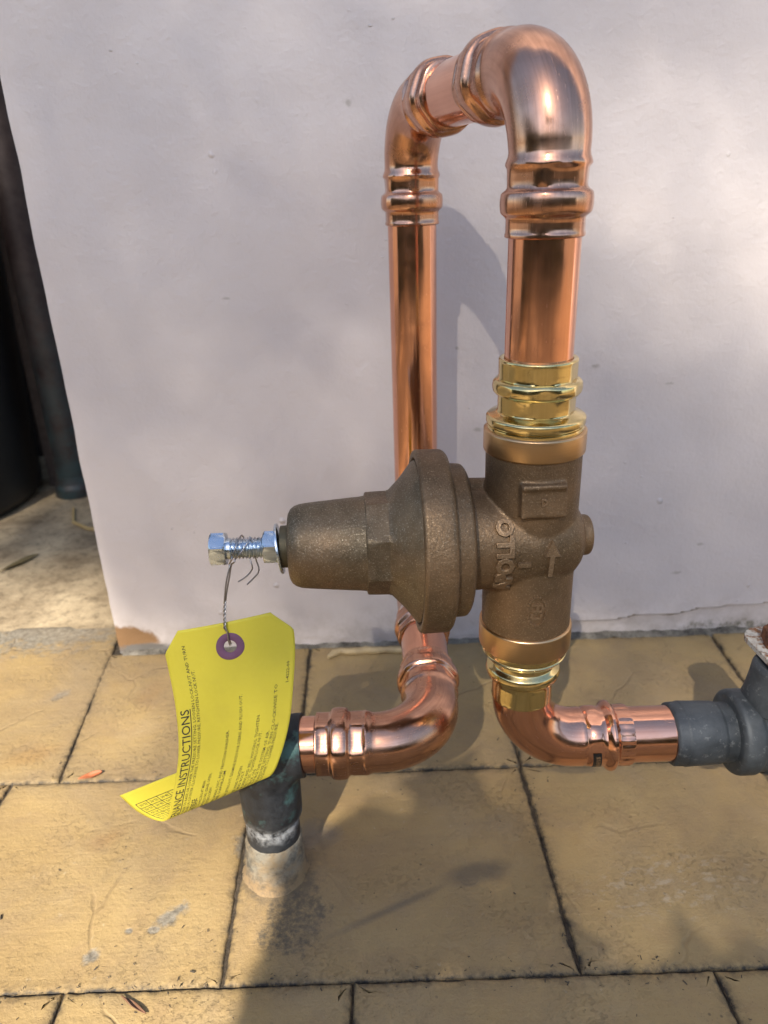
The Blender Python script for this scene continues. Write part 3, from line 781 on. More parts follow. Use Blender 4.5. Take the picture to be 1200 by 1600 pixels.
# raised marks of the casting, wrapped round the barrel or the lower cylinder
d_, u_, v_ = basis(AX, VIEWF)               # s along AX, angle from the view-facing line
upsign = 1 if v_.z > 0 else -1
def emboss(name, s, s_pos, phi_c, width, height, on='barrel', rot=90, R=23.35, depth=.75, bold=.02):
    """word of given width/height (mm); rot 90 reads upwards"""
    vs_, fs, w = text_mesh(s, .5, .03, 2, bold)
    hs = max(v[1] for v in vs_); out = []
    w0 = min(v[0] for v in vs_)
    for x, y, z in vs_:
        a = ((x - w0) / (w - w0) - .5) * width; b = (y / hs - .5) * height; h = (z / .53) * depth * .5
        if rot == 90: along, up = -b, a           # screen x (right), screen up
        else: along, up = a, b
        if on == 'barrel':
            ph = phi_c + up / R; r = R + h + .35
            out.append(O - AX * (s_pos + along) + (u_ * cos(ph) + v_ * upsign * sin(ph)) * r)
        else:
            ph = s_pos + along / R; r = R + h
            out.append(Vector((FX + sin(ph) * r, FY - cos(ph) * r, phi_c + up)))
    return mk(name, out, fs, CASTR, reg, angle=60)
def sx(s): return -s
emboss('raised_lettering', 'APOLLO', sx(17.0), radians(-25), 37, 7.6, R=23.45, depth=2.6, bold=.03)
emboss('raised_numeral', '1', sx(8.2), radians(-31), 2.0, 5.4, R=23.4, depth=2.2)
def arrow():
    pts = [(-1.25, -9), (1.25, -9), (1.25, 2), (4.0, 2), (0, 9), (-4.0, 2), (-1.25, 2)]
    vs_ = []
    for hgt in (-.4, 1.4):
        k = 1 if hgt < 0 else .82
        for x, y in pts:
            ph = radians(-27) + (y * (1 if hgt < 0 else .95)) / 23.2
            vs_.append(O + AX * (-4.2) * 1 - AX * (x * k) + (u_ * cos(ph) + v_ * upsign * sin(ph)) * (23.15 + hgt))
    n = 7; fs = [tuple(range(n, 2 * n))] + [(i, (i + 1) % n, n + (i + 1) % n, n + i) for i in range(n)]
    mk('flow_arrow', vs_, fs, CASTR, reg, angle=30)
arrow()
emboss('raised_letter', 'D', 0.03, -122.4, 2.6, 3.4, on='cyl', rot=0, R=23.3, depth=1.3)
def ring_logo():
    """small ringed mark low on the body"""
    def P(x, y, h):
        ph = .02 + x / 21.2; r = 21.15 + h
        return Vector((FX + sin(ph) * r, FY - cos(ph) * r, -177.0 + y))
    vs_, fs = [], []
    def bar(poly):
        b = len(vs_); k = len(poly)
        for h in (-.3, .8): vs_.extend(P(x, y, h) for x, y in poly)
        fs.append(tuple(b + k + i for i in range(k))); fs.extend((b + i, b + (i + 1) % k, b + k + (i + 1) % k, b + k + i) for i in range(k))
    def seg(a, b, w=.55):
        a, b = Vector(a), Vector(b); n_ = Vector((-(b - a).y, (b - a).x)).normalized() * w; bar([a - n_, b - n_, b + n_, a + n_])
    m = 22
    for i in range(m):
        if i % 11 in (0,): continue
        a0, a1 = 2 * pi * i / m, 2 * pi * (i + .8) / m
        seg((4.2 * cos(a0), 7.6 * sin(a0)), (4.2 * cos(a1), 7.6 * sin(a1)), .4)
    seg((-2.2, 3.2), (2.4, 3.2)); seg((.2, 3.2), (.2, .2)); seg((2.4, 3.2), (2.4, .4)); seg((-2.2, .2), (2.4, .2)); seg((-2, -3.6), (2, -3.6)); seg((2, -3.6), (2, -1.2)); seg((-2, -3.6), (-2, -1.4))
    mk('raised_mark', vs_, fs, CASTR, reg, angle=30)
ring_logo()

# ---------------------------------------------------------------- outlet elbow and pipe to the grey valve
outp = thing('copper_outlet_pipe', 'short copper elbow under the brass tailpiece running right to the grey valve', 'pipe', (100, FY, FLOOR))
def outlet_elbow():
    zc = -267.6; bend = 29; cx = FX + bend
    sts = [((FX, FY, -230), (0, 0, -1), 14.6, 0)]
    for i in range(0, 19):
        a = (pi / 2) * i / 18; sts.append(((cx - bend * cos(a), FY, zc + bend - bend * sin(a)), (sin(a), 0, -cos(a)), 14.7 + .5 * sin(a), 0))
    for x, r, hx in ((98.0, 15.2, 0), (99.2, 15.3, 0), (100.2, 14.9, 0), (101.2, 15.2, 1), (102.4, 15.9, 1), (106.6, 15.9, 1), (107.6, 15.5, 1), (108.8, 15.3, 0), (110.2, 15.5, 0), (111.2, 16.6, 0), (112.2, 17.7, 0), (113.4, 18.2, 0), (114.6, 18.0, 0), (115.8, 16.9, 0), (116.6, 15.8, 0), (117.4, 15.5, 2), (120.0, 15.6, 2), (123.6, 15.6, 2), (124.4, 15.4, 0), (124.5, 14.5, 0)):
        sts.append(((x, FY, zc), (1, 0, 0), r, hx))
    n = 96; vs_, fs, sw = [], [], []; s = 0
    for i, (p, t, r, hx) in enumerate(sts):
        p = Vector(p); t = Vector(t); B = Vector((0, -1, 0)); u = t.cross(B).normalized()
        if i: s += (p - Vector(sts[i - 1][0])).length
        for k in range(n):
            th = 2 * pi * k / n; rr = r
            if hx == 1: rr = smin(15.4 / cos(((th - .3) % (pi / 3)) - pi / 6), r + .3, .6)
            if hx == 2: rr = r + (.22 if k % 4 < 2 else -.14)
            vs_.append(p + (B * cos(th) + u * sin(th)) * rr); sw.append((s / 1000, rr * cos(th) / 1000, rr * sin(th) / 1000))
    for i in range(len(sts) - 1):
        for k in range(n): k2 = (k + 1) % n; fs.append((i * n + k, i * n + k2, (i + 1) * n + k2, (i + 1) * n + k))
    fs += [tuple(range(n))[::-1], tuple((len(sts) - 1) * n + k for k in range(n))]
    mk('elbow', vs_, fs, COPPER, outp, attrs={'sweep': sw}, angle=32)
    # printed black patch on the underside front of the collar
    vs_, fs = [], []
    for i in range(5):
        for j in range(9):
            x = 102.3 + i * 1.1 + j * .12; th = radians(6 - j * 6.4)
            rr = smin(15.4 / cos(((-th - .3) % (pi / 3)) - pi / 6), 16.2, .6) + .3
            vs_.append((x, FY - cos(th) * rr, zc + sin(th) * rr))
    for i in range(4):
        for j in range(8): a = i * 9 + j; fs.append((a, a + 1, a + 10, a + 9))
    lab = mk('printed_patch', vs_, fs, LABELK, outp)
    tv, tf, w = text_mesh('XPRESS', 0, 0, 2, .01)
    out = []
    for x, y, z in tv:
        th = radians(0 - 38 * (1 - x / w)); rr = smin(15.4 / cos(((-th - .3) % (pi / 3)) - pi / 6), 16.2, .6) + .42
        out.append((105.9 - y / .72 * 2.0 + (1 - x / w) * .8, FY - cos(th) * rr, zc + sin(th) * rr))
    mk('print', out, tf, GILT, lab, False)
outlet_elbow()
tube('pipe', (121, FY, -267.6), (150, FY, -267.6), 14.35, COPPER, outp)

bv = thing('ball_valve', 'tarnished dark grey ball valve with rusty lever at the right edge', 'valve', (200, FY, FLOOR))
VO = Vector((0, FY, -268.2)); XD = Vector((1, 0, 0))
lathe('socket', VO, XD, rounded([(146.2, 14.2), (146.0, 15.2), (147.4, 16.4), (152.0, 16.5), (152.6, 16.9), (170.5, 16.2), (172, 15.6), (181, 15.6), (181, 10)], .4), GREYV, bv, rf=lambda t, s, r: r + (fbm(cos(t) * 2, sin(t) * 2, 3) * .8 if s < 147.8 else 0))
lathe('body', VO, XD, rounded([(177.5, 12), (177.5, 19.5), (178.6, 21.6), (180.4, 22.2), (187.0, 22.2), (188.2, 21.6), (189.2, 20.8), (196, 20.9), (206, 22.6), (222, 21.4), (236, 20.6), (238, 22.8), (249, 22.8), (250, 19), (250, 10)], .6), GREYV, bv, n=96)
lathe('socket', VO, XD, rounded([(248, 10), (248, 15.8), (272, 16.3), (276, 16.2), (276, 14)], .4), GREYV, bv)
lathe('stem', (200.5, FY, -250), (0, 0, 1), rounded([(0, 15), (0, 17.8), (6, 16.4), (15, 15.2), (22, 14.6), (24.5, 13.2), (24.5, 5)], .8), GREYV, bv, n=64)
lathe('gland_nut', (200.5, FY, -226), (0, 0, 1), [(0, 5), (0, 10), (.3, 10.6), (4, 10.6), (4.4, 10), (4.4, 4)], RUST, bv, rf=lambda t, s, r: min(r, 9.2 / cos((t % (pi / 3)) - pi / 6)) if r > 6 else r, n=48)
def lever():
    pts = []
    for i in range(13): a = pi * i / 12; pts.append((199.5 + 14.2 * cos(a) * .98, 326 + 13.5 * sin(a)))
    pts += [(185, 300), (185.5, 262), (187, 180), (190, 130), (210, 130), (213, 180), (214, 262), (214.2, 300)]
    n = len(pts); vs_ = []
    def zat(y): return -223.0 + .10 * (308 - y)
    for ins, dz in ((.0, .25), (.35, 0), (.35, 3.2), (0, 2.95)):
        c = (199.5, 250)
        vs_.append([((x + (c[0] - x) * ins * .06), (y + (c[1] - y) * ins * .01), zat(y) + dz) for x, y in pts])
    order = [vs_[1], vs_[0], vs_[3], vs_[2]]; vv = [p for r in order for p in r]
    fs = [tuple(range(n))[::-1], tuple(3 * n + i for i in range(n))] + [(r * n + i, r * n + (i + 1) % n, (r + 1) * n + (i + 1) % n, (r + 1) * n + i) for r in range(3) for i in range(n)]
    return mk('lever', [(x + 3.2, y, z) for x, y, z in vv], fs, PLATE, bv, angle=40)
lever()
lathe('handle_nut', (203.5, 318, -220.2), (0, -.1, 1), [(0, 4), (0, 9.6), (.5, 11.2), (6.2, 11.2), (7.4, 9.8), (8.2, 8.2), (8.4, 3)], RUST, bv, rf=lambda t, s, r: min(r, 10.0 / cos(((t + .2) % (pi / 3)) - pi / 6)) if r > 9 else r, n=60)
lathe('stem_end', (203.5, 318, -213.4), (0, -.1, 1), rounded([(0, 2), (0, 5.2), (4, 5.0), (4.6, 4), (4.6, .5)], .3), RUST, bv, n=24)
# cast panel with a raised letter low on the front of the body
def panel():
    vs_, fs = [], []
    for j in range(7):
        for i in range(7):
            x = 192 + i * 2.6; th = radians(-62 + j * 4.2); e = .9 if (0 < i < 6 and 0 < j < 6) else -.4
            vs_.append((x, FY - cos(th) * (21.6 + e), -268.2 + sin(th) * (21.6 + e)))
    for j in range(6):
        for i in range(6): a = j * 7 + i; fs.append((a, a + 1, a + 8, a + 7))
    p = mk('cast_panel', vs_, fs, GREYV, bv, angle=30)
    tv, tf, w = text_mesh('V', .5, .02, 2, .02); out = []
    for x, y, z in tv:
        th = radians(-52) + (y / .72 - .5) * 4.2 / 22; rr = 22.5 + z / .5 * .35
        out.append((196 + x / w * 4.5, FY - cos(th) * rr, -268.2 + sin(th) * rr))
    mk('raised_letter', out, tf, GREYV, p, angle=40)
panel()

# ---------------------------------------------------------------- instruction tag and its wire
LP = [(-107.6, 297.0, -187.6), (-105.6, 294.0, -203.7), (-104.0, 290.0, -227.0), (-106.0, 288.0, -252.7), (-114.6, 290.0, -283.5), (-121.7, 296.0, -302.9), (-130.0, 302.0, -309.2), (-141.4, 308.0, -308.5), (-152.2, 314.0, -302.5)]
RP = [(-45.2, 294.0, -174.3), (-43.4, 290.0, -189.2), (-44.9, 285.0, -207.1), (-48.5, 281.0, -229.7), (-55.2, 279.0, -250.9), (-60.2, 280.0, -260.5), (-65.1, 283.0, -262.7), (-74.3, 286.0, -260.5), (-86.3, 292.0, -257.2)]
def spline(P):
    P = [Vector(p) for p in P]; kn = [0]
    for a, b in zip(P, P[1:]): kn.append(kn[-1] + (b - a).length)
    def ev(v):
        v = max(0, min(kn[-1], v)); i = max(k for k in range(len(P) - 1) if kn[k] <= v + 1e-9 or k == 0)
        h = kn[i + 1] - kn[i]; t = (v - kn[i]) / h
        def tan(j):
            if j == 0: return (P[1] - P[0]) / (kn[1] - kn[0])
            if j == len(P) - 1: return (P[j] - P[j - 1]) / (kn[j] - kn[j - 1])
            return (P[j + 1] - P[j - 1]) / (kn[j + 1] - kn[j - 1])
        m0, m1 = tan(i) * h, tan(i + 1) * h
        return P[i] * (2 * t ** 3 - 3 * t * t + 1) + m0 * (t ** 3 - 2 * t * t + t) + P[i + 1] * (-2 * t ** 3 + 3 * t * t) + m1 * (t ** 3 - t * t)
    return ev, kn
el, kl = spline(LP); er, kr = spline(RP)
TW, TL = 63.0, kl[-1]
def vr(v):                                  # matching position on the right edge
    i = max(k for k in range(len(kl) - 1) if kl[k] <= v + 1e-9 or k == 0); t = (v - kl[i]) / (kl[i + 1] - kl[i])
    return kr[i] + (kr[i + 1] - kr[i]) * t
def surf(u, v):
    f = u / TW; a, b = el(v), er(vr(max(0, min(v, TL)))); p = a.lerp(b, f)
    bow = sin(pi * f) * 1.6; return p + Vector((0, -bow, 0)) if v < 110 else p + Vector((0, -bow * max(0, 1 - (v - 110) / 15), 0))
def surfn(u, v):
    e = .6; a = surf(min(u + e, TW), v) - surf(max(u - e, 0), v); b = surf(u, min(v + e, TL - .01)) - surf(u, max(v - e, 0))
    return b.cross(a).normalized()          # towards the printed side
EU, EV = 32.4, 12.3                          # eyelet position on the card
tg = thing('instruction_tag', 'curled yellow card tag with maintenance instructions hanging from the bolt', 'tag', (-78, 300, -195))
def card():
    us = sorted(set([TW * i / 42 for i in range(43)] + [8, 11, TW - 11])); nv = 100
    vs_, fs, idx = [], [], {}
    def inset(v):
        return max(0, 10.5 - v) * (9.0 / 10.5) if v < 10.5 else 0
    vv = [TL * j / nv for j in range(nv + 1)]
    nrm = []
    for j, v in enumerate(vv):
        k = inset(v)
        for i, u0 in enumerate(us):
            u = k + (TW - 2 * k) * (u0 / TW); vs_.append(surf(u, v)); nrm.append(surfn(u, v)); idx[j, i] = (len(vs_) - 1, u, v)
    for j in range(nv):
        for i in range(len(us) - 1):
            q = [idx[j, i], idx[j, i + 1], idx[j + 1, i + 1], idx[j + 1, i]]
            cu = sum(x[1] for x in q) / 4; cv = sum(x[2] for x in q) / 4
            if (cu - EU) ** 2 + (cv - EV) ** 2 < 4.6 ** 2: continue
            fs.append(tuple(x[0] for x in q))
    o = mk('card', vs_, fs, TAG, tg, angle=180)
    s = o.modifiers.new('thickness', 'SOLIDIFY'); s.thickness = .00028; s.offset = 0
    return o
crd = card()
def eyelet():
    vs_, fs = [], []; n = 56
    prof = [(3.1, .2), (3.3, .42), (6.6, .42), (6.9, .22), (6.9, -.22), (6.6, -.42), (3.3, -.42), (3.1, -.2)]
    for r, h in prof:
        for k in range(n):
            a = 2 * pi * k / n; u, v = EU + r * cos(a) * (1 + .012 * sin(3 * a)), EV + r * sin(a)
            vs_.append(surf(u, v) + surfn(u, v) * h)
    m = len(prof)
    for i in range(m):
        for k in range(n): fs.append((i * n + k, i * n + (k + 1) % n, ((i + 1) % m) * n + (k + 1) % n, ((i + 1) % m) * n + k))
    mk('eyelet', vs_, fs, EYELET, tg, angle=50)
eyelet()
def print_lines():
    vs_, fs = [], []
    def line(txt, u, v_end, v_start, height, bold=0.0, side=1):
        tv, tf, w = text_mesh(txt, 0, 0, 1 if height < 3 else 3, bold); b = len(vs_)
        for x, y, z in tv:
            v = v_start + (v_end - v_start) * (x / w); uu = u - y / .72 * height
            vs_.append(surf(max(.5, min(TW - .5, uu)), max(.3, min(TL - .3, v))) + surfn(uu, max(1, min(TL - 1, v))) * (.21 * side))
        fs.extend(tuple(b + i for i in f) for f in tf)
    def rule(u, v0, v1, w, side=1, across=False):
        b = len(vs_); m = 26
        for i in range(m + 1):
            t = i / m
            for q in (-w / 2, w / 2):
                uu, v = (u + q, v0 + (v1 - v0) * t) if not across else (v0 + (v1 - v0) * t, u + q)
                vs_.append(surf(uu, v) + surfn(uu, v) * .21 * side)
        fs.extend((b + 2 * i, b + 2 * i + 1, b + 2 * i + 3, b + 2 * i + 2) for i in range(m))
    line('MAINTENANCE INSTRUCTIONS', 7.1, 41, 140, 5.0, .008); rule(7.9, 41, 140, .5)
    small = [
        ('ADJUSTMENT - IN ORDER TO RAISE OR LOWER THE PRESSURE SETTING, LOOSEN LOCK-NUT AND TURN', 10.6, 8, 141),
        ('CLOCKWISE TO RAISE PRESSURE OR COUNTER CLOCKWISE TO LOWER PRESSURE, RETIGHTEN LOCK NUT.', 13.0, 21, 148),
        ('1. SHUT OFF WATER SUPPLY TO DWELLING AT MAIN', 20.2, 90, 148),
        ('2. OPEN FAUCET TO RELIEVE PRESSURE, LEAVE OPEN.', 22.9, 85, 148),
        ('3. LOOSEN LOCK NUT, ADJUSTING SCREW.', 25.4, 97, 146),
        ('4. REMOVE BELL HOUSING, SPRING, DISC, AND FRICTION WASHER.', 29.3, 58, 148),
        ('5. LIFT OUT SEAT, AND DIAPHRAGM', 31.6, 87, 148),
        ('6. REMOVE OLD CARTRIDGE BY LIFTING OUT. EXAMINE BODY FOR DEBRIS AND FLUSH OUT.', 36.4, 40, 148),
        ('7. INSERT NEW CARTRIDGE, HAND TIGHTEN', 41.2, 88, 148),
        ('8. REPLACE PLATE AND BOLT', 43.4, 93, 148),
        ('9. REPLACE DIAPHRAGM, SPRING AND BELL HOUSING. TIGHTEN.', 46.0, 54, 148),
        ('10. TURN SCREW DOWN TO SET, TIGHTEN LOCK NUT.', 48.2, 65, 148),
        ('11. TURN WATER BACK ON', 50.3, 96, 148),
        ('12. OPEN FAUCETS TO PURGE THE SYSTEM OF AIR.', 52.4, 66, 148),
        ('13. TO INCREASE THE PRESSURE SETTING, TURN CLOCKWISE TO', 54.8, 40, 148),
        ('RAISE OR COUNTER CLOCKWISE TO LOWER PRESSURE.', 56.8, 63, 148),
    ]
    for t, u, a, b in small: line(t, u, a, b, 1.7, .004)
    line('1-4222-00', 60.4, 28, 41.5, 1.5, .006)
    line('REPLACEMENT OF CARTRIDGE', 17.1, 104, 146, 3.2, .02); rule(17.7, 106, 150, .3)
    # reverse of the card: the pressure table that shows on the curled end
    v0, v1, u0, u1 = TL - 29, TL - 9, 3, 57
    for i in range(6): rule(v0 + (v1 - v0) * i / 5, u0, u1, .4, -1, True)
    for i in range(9): rule(u0 + (u1 - u0) * i / 8, v0, v1, .4, -1)
    for i in range(8):
        for k in range(5):
            uu = u0 + (u1 - u0) * (i + .18) / 8; vv = v0 + (v1 - v0) * (k + .72) / 5
            tv, tf, w = text_mesh(random.choice(('20-25', '30-45', '50-60', '65-75')), 0, 0, 1, .01); b = len(vs_)
            for x, y, z in tv:
                a, c = uu + x / w * 4.6, vv - y / .72 * 1.7
                vs_.append(surf(a, c) - surfn(a, c) * .21)
            fs.extend(tuple(b + q for q in f) for f in tf)
    o = mk('printed_text', vs_, fs, INK, crd, False); return o
print_lines()
tie = thing('tie_wire', 'thin twisted steel wire tying the yellow tag to the adjusting bolt', 'wire', (-73, 301, -160))
BC = lambda s: O + AX * s
def ringpt(s, th, r): return BC(s) + (u_ * cos(th) + v_ * upsign * sin(th)) * r
eye = surf(EU, EV)
top = ringpt(137.2, radians(-60), 6.4)
wl = []
# two strands from the eyelet: loop through the hole, twist, then wrap the shank several times
h0 = surf(EU, EV - 2.9); nrm_ = surfn(EU, EV - 2.9)
for ph in (0, pi):
    pts = [surf(EU, EV - .6) + nrm_ * (-1.6 if ph else .2), h0 + nrm_ * (.9 if not ph else -.9), h0 + Vector((0, 0, 3.5)) + nrm_ * (.6 if not ph else -.6)]
    base = h0 + Vector((-1.2, 0, 7)); end = Vector((BC(137).x - 1.0, 296.5, BC(137).z - 7))
    m = 36
    for i in range(m + 1):
        t = i / m; p = base.lerp(end, t) + Vector((sin(t * 3.1) * -1.0, 0, 0))
        a = ph + (t * 2 * pi * 7 if t < .45 else .45 * 2 * pi * 7); rr = .42 if t < .45 else .42 + (t - .45) * 1.0 * sin(pi * min(1, (t - .45) / .55))
        pts.append(p + Vector((cos(a) * rr, sin(a) * rr, 0)))
    s0 = 137.3 if ph == 0 else 138.4
    for i in range(46):
        t = i / 45; th = radians(-75) + t * 2 * pi * (.62 if ph else .34); s = s0 - t * 8.4 - (2.0 * sin(th + 2) * t); pts.append(ringpt(s, th, 5.6 + .4 * abs(sin(5 * t + ph)) + (1.6 * (1 - t) if i < 8 else 0)))
    e0 = pts[-1]; q = ringpt(129.2 if ph else 126.6, radians(-95), 6.0)
    if ph: pts += [q, q + Vector((.6, -.6, -3.6)), q + Vector((-2.2, -1, -7.2)), q + Vector((-6.5, -1, -10))]
    else: pts += [q, q + Vector((.9, -.6, -3.0)), q + Vector((.2, -1, -6.2)), q + Vector((-5.2, -1.2, -11.5))]
    # smooth
    sm = []
    for i in range(len(pts) - 1):
        p0, p1, p2, p3 = pts[max(0, i - 1)], pts[i], pts[i + 1], pts[min(len(pts) - 1, i + 2)]
        for t in (0, .5): sm.append(.5 * ((2 * p1) + (p2 - p0) * t + (2 * p0 - 5 * p1 + 4 * p2 - p3) * t * t + (3 * p1 - p0 - 3 * p2 + p3) * t ** 3))
    sm.append(pts[-1])
    sweep('strand', sm, .36, WIRE, tie, 8)

# ---------------------------------------------------------------- litter on the ground
def curled_leaf(name, c, L, Wd, ang, curl, twist, mat, label, up=1.5):
    vs_, fs = [], []; m, k = 16, 8; ca, sa = cos(ang), sin(ang)
    for i in range(m + 1):
        t = i / m; w = Wd * (sin(pi * min(1, t * .97 + .02)) ** .75) * (1 - .25 * t)
        for j in range(k + 1):
            q = (j / k - .5) * 2; a = q * curl; rad = w / max(.2, curl)
            y = sin(a + twist * (t - .5)) * rad; z = (1 - cos(a + twist * (t - .5))) * rad + .2 * sin(7 * t + q)
            x = (t - .5) * L + .4 * sin(9 * t)
            vs_.append((c[0] + x * ca - y * sa, c[1] + x * sa + y * ca, FLOOR + up + z + 2.2 * abs(t - .5)))
    for i in range(m):
        for j in range(k): a = i * (k + 1) + j; fs.append((a, a + 1, a + k + 2, a + k + 1))
    o = mk(name, vs_, fs, mat, angle=80, origin=(c[0], c[1], FLOOR)); md = o.modifiers.new('t', 'SOLIDIFY'); md.thickness = .0003
    return tag(o, label, 'leaf')
curled_leaf('fallen_leaf', (-201, 381), 15, 3.6, .42, .9, .6, LEAFR, 'small orange-red dry leaf lying on a joint of the tan paving', .2)
curled_leaf('fallen_leaf', (-126.5, 228), 17, 2.6, -.55, 1.9, 3.0, LEAFB, 'curled brown dry leaf at the bottom left of the paving', .4)
curled_leaf('fallen_leaf', (-388, 700), 46, 6, 1.0, 1.2, 1.0, simple('rotting_leaf', (.11, .085, .035), .7), 'dark rotting leaf on the grey concrete slab beside the bin', .5)
o = sweep('straw', [(-385, 845, FLOOR + 3), (-368, 800, FLOOR + 3), (-345, 782, FLOOR + 2.2), (-322, 775, FLOOR + 2), (-300, 772, FLOOR + 1.6)], [1.2, 1.8, 2.2, 1.9, .8], STRAW, None, 8)
tag(o, 'yellow straw stalk lying on grey concrete behind the wall corner', 'straw')
pts = [(-62 + i * 5.2, 513 + fbm(i * .4, 1) * 2.2 - (3 if i < 2 else 0) - (4 if i == 0 else 0), FLOOR + 2.2 + fbm(i * .5, 7) * 1.0) for i in range(16)]
o = sweep('sealant_strip', [(x + 12, y, z) for x, y, z in pts], [1.6] + [3.0 + .7 * fbm(i * .6, 3) for i in range(1, 15)] + [1.2], simple('tan_sealant', (.40, .30, .16), .6, bscale=120), None, 10)
tag(o, 'peeling tan sealant strip along the wall foot behind the copper riser', 'sealant')
def specks():
    vs_, fs = [], []; rnd = random.Random(3)
    for i in range(420):
        lane = rnd.random()
        if lane < .45: x, y = rnd.uniform(-200, 190), Y1 + rnd.gauss(0, 4.5)
        elif lane < .6: x, y = rnd.uniform(-240, 260), Y2 + rnd.gauss(0, 5)
        elif lane < .72: x, y = 86 + rnd.gauss(0, 4), rnd.uniform(240, 375)
        else: x, y = rnd.uniform(-230, 250), rnd.uniform(200, 510)
        s = rnd.uniform(.12, .5) * (1.6 if rnd.random() < .12 else 1); el_ = rnd.uniform(.8, 2.6); a = rnd.uniform(0, pi); b = len(vs_)
        for (px, py, pz) in ((-1, -.5, 0), (1, -.4, 0), (.8, .6, 0), (-.9, .5, 0), (-.5, -.2, .7), (.5, .1, .8)):
            px *= el_ * s; py *= s
            vs_.append((x + px * cos(a) - py * sin(a), y + px * sin(a) + py * cos(a), FLOOR + .3 + pz * s))
        fs += [tuple(b + q for q in f) for f in ((0, 1, 5, 4), (1, 2, 5), (2, 3, 4, 5), (3, 0, 4))]
    o = mk('dirt_crumbs', vs_, fs, simple('dirt_crumbs', (.07, .055, .04), .9, var=.7), None, False)
    tag(o, 'dark crumbs and bits scattered along the paving joints', None, None, 'stuff')
specks()

# ---------------------------------------------------------------- unseen tree, shrub and hedge added behind the viewpoint to shape shade and reflections
def sstep(a, b, x):
    t = max(0, min(1, (x - a) / (b - a))); return t * t * (3 - 2 * t)
def light_wanted(x, y, z):
    """share of direct sun the crown lets through towards a point of the wall (y = 527) or the floor"""
    if y > 520 and x > -231:                      # wall
        d = (x - 154) * .61 + (z + 96) * .79      # distance above the slanting edge of the shade
        r = .37 * sstep(-25, 60, d) * sstep(80, 165, x) if x > 80 else 0
        r *= .40 + .60 * exp(-((x - 250) / 75) ** 2 - ((z + 10) / 105) ** 2)
        c = .10 * sstep(-330, -60, z) * exp(-((x - 45) / 75) ** 2)
        p = .09 * exp(-((x + 65) / 60) ** 2 - ((z - 85) / 60) ** 2)
        l = .035 + .05 * sstep(-180, -320, z) * sstep(-20, -120, x)
        return max(r, c, p, l * sstep(110, 30, x) + .012)
    if x < -200 and y > 545: return .04 + .95 * sstep(720, 610, y)
    e = -82 + (y - 219) * (.42 if y < 285 else .18) + 70 * sstep(345, 315, y)   # right-hand edge of the sunny area
    lit = sstep(10, -12, x - e) * 1.0 * (1 - .68 * sstep(-168, -145, x) * sstep(322, 345, y)) * (1.0 if y < 400 else 1.0 - .5 * sstep(400, 500, y) * sstep(-190, -130, x))
    f = 332 + (x + 30) * .69                      # lit sliver in front of the low elbow
    st = .34 * sstep(-10, 2, y - f) * sstep(90, 25, y - f) * sstep(-45, -25, x) * sstep(112, 90, x)
    rt = .26 * sstep(30, 110, x) * sstep(230, 290, y)
    return max(lit, st, rt, .03)
def hit(p):
    ty = (527 - p.y) / SUN.y; tz = (FLOOR - p.z) / SUN.z
    t = tz if (p + SUN * ty).x < -230 else min(ty, tz)   # no wall left of its corner
    return p + SUN * t, t
bush = thing('unseen_dapple_tree', 'unseen fine-leaved tree behind the viewpoint, crown shaped to dapple the wall', 'tree', (-4700, -9700, FLOOR))
def above(x, y, z, d): return tuple(Vector((x, y, z)) - SUN * d)
TR = [(-4700, -9700, FLOOR - 10), (-4650, -9600, FLOOR + 2300), (-4500, -9300, FLOOR + 4600), (-4300, -8700, FLOOR + 6900)]
sweep('trunk', TR, [190, 155, 120, 80], STEM, bush, 16)
# limbs run over the top of the wall's visible part and over the ground nearer the hedge
for a, b, c in ((TR[3], above(-900, 527, 1000, 10600), above(900, 527, 900, 10800)), (TR[3], above(-600, 527, 1500, 11200), above(500, 527, 1400, 11800)), (TR[2], above(-1300, -700, FLOOR, 9400), above(700, -600, FLOOR, 9700))):
    sweep('branch', [a, b, c], [85, 48, 14], STEM, bush, 10)
def leafquad(vs_, fs, c, L, Wd, nrm, rot):
    n, u, v = basis(nrm, (sin(rot), cos(rot), .3)); b = len(vs_)
    for t, w, h in ((-.5, .12, 0), (0, 1, .06), (.5, .1, 0)):
        vs_.append(c + u * t * L - v * w * Wd / 2 + n * h * L); vs_.append(c + u * t * L + v * w * Wd / 2 + n * h * L)
    fs.append((b, b + 1, b + 3, b + 2)); fs.append((b + 2, b + 3, b + 5, b + 4))
def crown():
    vs_, fs = [], []; rnd = random.Random(11)
    a, u, v = basis(SUN, (1, 0, 0)); cen = Vector((0, 420, -250)); A = 1050
    area = (2 * A) ** 2; la = 21 * 13 * .5
    N = int(area / la * 3.8)
    for i in range(N):
        p, q = rnd.uniform(-A, A), rnd.uniform(-A, A)
        h, t = hit(cen + u * p + v * q - SUN * 3000)
        if abs(p) < 520 and abs(q) < 520: T = light_wanted(*h)
        else: T = .35
        tau = min(3.8, -log(max(.022, T)))
        if rnd.random() > tau / 3.8: continue  # leaf dropped where sun is wanted, so the crown shapes the shade
        D = rnd.uniform(9000, 12000)
        c = h - SUN * D
        n = (SUN * -1 + Vector((rnd.gauss(0, .35), rnd.gauss(0, .35), rnd.gauss(0, .35))))
        leafquad(vs_, fs, c, 21 * rnd.uniform(.75, 1.25), 13 * rnd.uniform(.8, 1.2), n, rnd.uniform(0, 6.28))
    o = mk('crown', vs_, fs, LEAFG, bush, False); o['kind'] = 'stuff'
crown()
shrub = thing('added_shade_shrub', 'broad-leaved shrub added unseen behind the viewpoint to shade the floor', 'shrub', (-420, -1250, FLOOR))  # added to cast the shade of the person behind the camera
